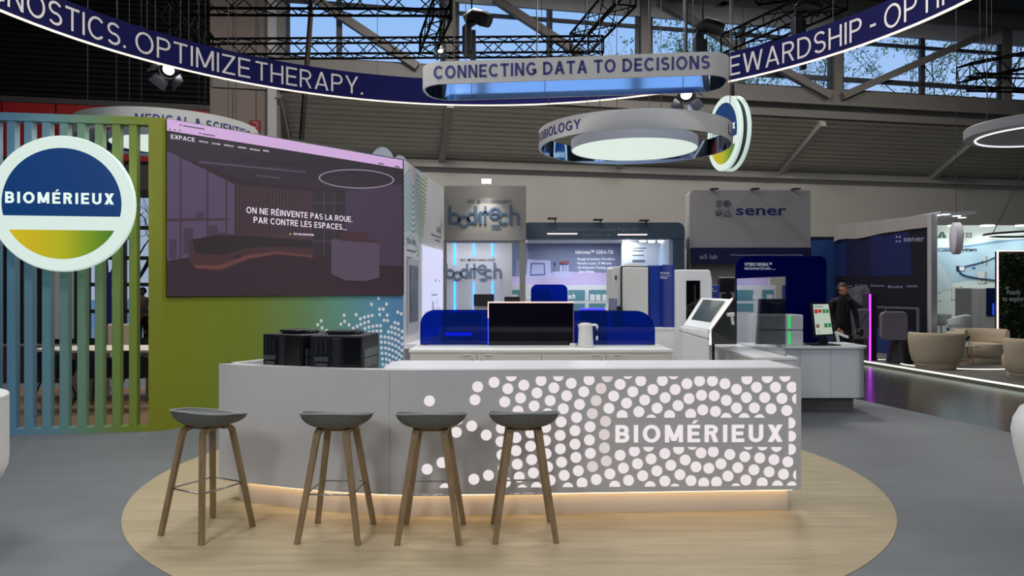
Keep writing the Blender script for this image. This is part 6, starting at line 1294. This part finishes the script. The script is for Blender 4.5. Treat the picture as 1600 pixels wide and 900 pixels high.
# ================================================================== MEETING AREA BEHIND THE SLATS
t = thing('meeting_table', 'white oval meeting table with pale base behind the slats', 'table', (-5.9, 11.2, 0))
B(Matrix.Translation((-5.85, 11.2, 0))).prism([(1.3 * (abs(math.cos(k * PI / 24)) ** .7) * (1 if math.cos(k * PI / 24) >= 0 else -1), .5 * (abs(math.sin(k * PI / 24)) ** .7) * (1 if math.sin(k * PI / 24) >= 0 else -1)) for k in range(48)], .715, .755).build('tabletop', mat('warm_white_top', (224, 214, 198), .45, var=.01), t, bevel=.006)
for x in (-6.5, -5.2): B().box(x - .3, x + .3, 11.05, 11.35, 0, .715).build('pedestal', mat('beige_pedestal', (186, 172, 156), .6, var=.02), t)
navs = mat('navy_chair_shell', (20, 24, 48), .6, var=.08); blk = mat('black_chair_leg', (10, 10, 12), .5, var=0)
c1 = shell_chair('shell_chair', 'navy shell chair behind the slats, leftmost at the oval table', navs, blk, 'navy shell chairs at the oval table', .48, .36); c1.location = (PX(86, 10.1), 10.1, .004); c1.rotation_euler = (0, 0, .25)
dup(c1, (PX(152, 10.15), 10.15, .004), -.1, 'navy shell chair behind the slats, middle of the near side'); dup(c1, (PX(217, 10.15), 10.15, .004), -.3, 'navy shell chair behind the slats beside the green end post')
c = Vector((PX(176, 12.1), 12.1, 0)); t = thing('high_back_chair', 'pale high back chair on the far side of the oval table', 'chair', c)
pal = mat('pale_beige_fabric', (206, 190, 168), .85, var=.04)
B().box(c.x - .21, c.x + .21, c.y + .2, c.y + .28, .42, PZ(507, 12.1)).build('backrest', pal, t, bevel=.03); B().box(c.x - .22, c.x + .22, c.y - .2, c.y + .22, .4, .48).build('seat', pal, t, bevel=.03)
for sx in (-1, 1):
    for sy in (-1, 1): B().tube([c + Vector((sx * .18, sy * .17, .4)), c + Vector((sx * .2, sy * .2, 0))], .012, 8).build('leg', blk, t)
t = thing('roll_up_banner', 'deep blue upright banner standing far behind the slats', 'banner', cp(168, 500, -1.5)); q0 = cp(160, 508, -1.5); q1 = cp(174, 508, -1.5)
B(frame((q0.x, q0.y, 0), q1 - q0)).box(0, (q1 - q0).length, 0, .04, 0, 2.05).build('sheet', mat('deep_blue_sheet', (24, 26, 96), .5, var=.03), t); B(frame((q0.x, q0.y, 0), q1 - q0)).box(-.05, (q1 - q0).length + .05, -.1, .14, -.02, .06).build('foot', BLACK, t)
t = thing('low_cabinet', 'dark low wall unit behind the meeting area', 'cabinet', (PX(20, 13), 13, 0)); B().box(PX(-60, 13), PX(112, 13), 12.9, 13.3, 0, .62).build('body', mat('dark_brown_unit', (58, 50, 48), .6, var=.04), t); B().box(PX(-60, 13), PX(112, 13), 12.88, 13.32, .62, .65).build('top_board', mat('grey_unit_top', (92, 88, 88), .5, var=.02), t)

# ================================================================== WHITE PEDESTALS AT THE EDGES
pw = mat('white_pedestal_shell', (232, 233, 233), .35, var=.008)
c = Vector((-3.615, 4.32, 0)); t = thing('round_pedestal', 'white round drum pedestal cut by the left edge', 'pedestal', c)
B().lathe([(.2, .36), (.44, .42), (.52, .5), (.545, .56), (.55, .62), (.55, .985)], c, 64).build('body', pw, t, smooth=35)
B().lathe([(.55, .987), (.55, 1.003), (.545, 1.008)], c, 64).build('top', CTOP, t, smooth=35); B().lathe([(.28, 0), (.24, .05), (.2, .36)], c, 48).build('stem', mat('grey_pedestal_stem', (120, 118, 118), .5, var=.02), t, smooth=35)
Yq = 3.75; c = Vector((PX(1578, Yq) + .75, Yq, 0)); t = thing('curved_pedestal', 'white tapering curved pedestal cut by the right edge', 'pedestal', c)
B().lathe([(.33, 0), (.42, .1), (.5, .33), (.565, .6), (.605, .78), (.62, .88), (.61, .94), (.58, 1.0), (.52, 1.035), (.44, 1.05)], c, 72).build('body', pw, t, smooth=60); B().lathe([(.4, 1.051), (.4, 1.06)], c, 48).build('top', CTOP, t)

# ================================================================== PEOPLE
def skin(name, verts, edges, radii, m, parent, root=0, sub=2):
    me = bpy.data.meshes.new(name); off = wloc(parent); me.from_pydata([Vector(v) - off for v in verts], edges, []); me.materials.append(m)
    o = bpy.data.objects.new(name, me); COL.objects.link(o); o.parent = parent
    md = o.modifiers.new('skin', 'SKIN'); md.use_smooth_shade = True
    sv = me.skin_vertices[0].data if me.skin_vertices else None
    if sv is None:
        bpy.context.view_layer.objects.active = o
        bpy.ops.mesh.customdata_skin_add(); sv = me.skin_vertices[0].data
    for i, r in enumerate(radii): sv[i].radius = r if isinstance(r, tuple) else (r, r); sv[i].use_root = (i == root)
    s_ = o.modifiers.new('sub', 'SUBSURF'); s_.levels = sub; s_.render_levels = sub
    return o
def person(label, base, H, face, coat, legs, hair, skinc, pose, group=None, bag=False):
    """standing figure; local x to the viewer's right, -y towards the viewer; face = heading of the head in degrees"""
    base = Vector(base); t = thing('person', label, 'person', base, group); k = H / 1.75
    def v(x, y, z): return base + Vector((x, y, z)) * k
    LH, RH, LE, RE = pose['lh'], pose['rh'], pose['le'], pose['re']
    V = [v(0, 0, .95), v(0, 0, 1.1), v(0, .0, 1.28), v(0, .01, 1.42), v(0, 0, 1.49), v(0, -.01, 1.56),
         v(-.185, .01, 1.41), v(*LE), v(*LH), v(.185, .01, 1.41), v(*RE), v(*RH),
         v(-.09, 0, .9), v(-.1, -.02, .5), v(-.11, .02, .09), v(-.12, -.14, .03), v(.09, 0, .9), v(.1, -.02, .5), v(.11, .02, .09), v(.12, -.14, .03)]
    E = [(0, 1), (1, 2), (2, 3), (3, 4), (4, 5), (3, 6), (6, 7), (7, 8), (3, 9), (9, 10), (10, 11), (0, 12), (12, 13), (13, 14), (14, 15), (0, 16), (16, 17), (17, 18), (18, 19)]
    Rr = [(.16, .115), (.145, .105), (.17, .12), (.12, .09), (.052, .055), (.052, .055), (.065, .065), (.05, .05), (.032, .032), (.065, .065), (.05, .05), (.032, .032), (.095, .1), (.068, .07), (.045, .045), (.042, .032), (.095, .1), (.068, .07), (.045, .045), (.042, .032)]
    body = skin('body', V, E, [(a * k, b_ * k) for a, b_ in Rr], coat, t)
    hd = base + Vector((0, -.015, 1.635)) * k; fa = math.radians(face); R = Matrix.Translation(hd) @ Matrix.Rotation(fa, 4, 'Z')
    # head: sphere shaped into skull, jaw, brow, nose; faces local -y
    vs = []; fs = []; n1, n2 = 24, 18
    for i in range(n2 + 1):
        ph = -PI / 2 + PI * i / n2
        for j in range(n1):
            th = 2 * PI * j / n1; x = math.cos(ph) * math.cos(th); y = math.cos(ph) * math.sin(th); z = math.sin(ph)
            jaw = max(0, -z); X_ = x * (.077 - .022 * jaw); Y_2 = y * (.097 - .01 * jaw) - .018 * jaw; Z_ = z * .118
            f_ = max(0, -y) ** 6
            if abs(x) < .22: Y_2 -= f_ * .02 * max(0, 1 - abs(z + .12) * 4) ; 
            Y_2 += f_ * .008 * math.exp(-((z - .08) / .1) ** 2) * (1 if .15 < abs(x) < .6 else 0)
            vs.append((X_ * k, Y_2 * k, Z_ * k))
    for i in range(n2):
        for j in range(n1): fs.append((i * n1 + j, i * n1 + (j + 1) % n1, (i + 1) * n1 + (j + 1) % n1, (i + 1) * n1 + j))
    hb = B(R); hb.add(vs, fs)
    for s_ in (-1, 1): hb.tube([Vector((s_ * .076, .0, .02)) * k, Vector((s_ * .086, .01, .005)) * k, Vector((s_ * .078, .0, -.025)) * k], [.012 * k, .016 * k, .008 * k], 8)
    hm = hb.build('head', skinc, t, smooth=60)
    eb = B(R)
    for s_ in (-1, 1): eb.lathe([(.001, -.008), (.009, 0), (.001, .008)], Vector((s_ * .03, -.088, .01)) * k, 10).box(s_ * .03 * k - .014, s_ * .03 * k + .014, -.094 * k, -.086 * k, .03 * k, .035 * k)
    eb.box(-.022 * k, .022 * k, -.1 * k, -.09 * k, -.064 * k, -.058 * k); eb.build('facial_features', mat('dark_facial_features', (70, 36, 32), .5, var=0), hm)
    hv = [(x * 1.09, y * 1.09 + .008, z * 1.08 + .006) for x, y, z in vs]; keep = [f for f in fs if all(hv[q][2] > .045 * k or (hv[q][1] > .015 * k and hv[q][2] > -.05 * k) for q in f)]
    B(R).add(hv, keep).build('hair', hair, hm, smooth=70, recalc=False)
    # hands: palm, four fingers and thumb
    for nm, E_, H_ in (('hand', LE, LH), ('hand', RE, RH)):
        e, h = v(*E_), v(*H_); d = (h - e).normalized(); s_ = d.cross(Vector((0, 1, 0)));  s_ = s_.normalized() if s_.length > .1 else Vector((1, 0, 0)); c_ = d.cross(s_).normalized()
        hv_ = [h, h + d * .05 * k, h + d * .085 * k]; he = [(0, 1), (1, 2)]; hr = [(.022 * k, .02 * k), (.036 * k, .018 * k), (.036 * k, .016 * k)]
        o = skin('hand', hv_, he, hr, skinc, t, 0, 1); fb = B()
        for q, L in ((-.028, .06), (-.009, .075), (.01, .07), (.028, .055)):
            p0_ = h + (d * .085 + s_ * q) * k; p1_ = p0_ + (d * L * .5 + c_ * .008) * k; p2_ = p1_ + (d * L * .4 + c_ * .026) * k; fb.tube([p0_ - d * .02, p0_, p1_, p2_], [.009 * k, .009 * k, .0085 * k, .006 * k], 8)
        p0_ = h + (d * .03 - s_ * .03) * k; fb.tube([p0_, p0_ + (d * .03 - s_ * .022) * k, p0_ + (d * .058 - s_ * .024 + c_ * .01) * k], [.011 * k, .01 * k, .007 * k], 8)
        fb.build('fingers', skinc, o, smooth=70)
    if legs is not coat:
        b = B()
        for sx in (-1, 1):
            b.lathe([(.05 * k, 0), (.056 * k, .1), (.075 * k, .4 * k), (.105 * k, .8 * k), (.1 * k, .88 * k)], base + Vector((sx * .1, 0, .06)) * k, 20)
        b.build('trousers', legs, t, smooth=60)
    return t
suit = mat('black_suit_cloth', (12, 12, 15), .8, var=.1, scale=20); skinm = mat('warm_skin', (186, 128, 106), .5, var=.03); hairm = mat('dark_brown_hair', (44, 30, 24), .6, var=.15, scale=30)
pY = 14.0; pb_ = Vector((PX(1316, pY), pY, -.02))
pt = person('person in a black suit standing beyond the right desk, looking right', pb_, 1.77, 42, suit, suit, hairm, skinm, dict(le=(-.21, .03, 1.14), lh=(-.13, -.13, .92), re=(.25, -.02, 1.16), rh=(.24, -.12, .9)))
sv_ = B(); 
for s_ in (-1, 1): sv_.bar(pb_ + Vector((s_ * .02, -.125, 1.45)), pb_ + Vector((s_ * .05, -.13, 1.2)), .05, .012)
sv_.build('lapel', mat('black_lapel', (20, 20, 24), .7, var=0), pt)
gx = pb_ + Vector((.26, -.16, .86)); t = thing('shoulder_bag', 'black object with a strap held by the person in black', 'bag', gx); B().lathe([(.01, -.1), (.06, -.06), (.07, 0), (.05, .05), (.015, .08)], gx, 16).build('body', BLACKP, t, smooth=50); B().tube([gx + Vector((0, 0, .07)), gx + Vector((.05, 0, .2)), gx + Vector((.15, .02, .33))], .012, 6).build('strap', BLACKP, t)
pp = cp(223, 515, 1.2); pp.z = -.05
person('person outside in a beige jacket seen between the last slats', pp, 1.72, -60, mat('beige_pink_jacket', (170, 134, 120), .8, var=.05), mat('black_trousers', (20, 20, 24), .8, var=.05), mat('black_hair', (20, 17, 17), .6, var=.1), skinm, dict(le=(-.24, .02, 1.14), lh=(-.24, -.08, .9), re=(.24, .02, 1.14), rh=(.24, -.08, .9)))
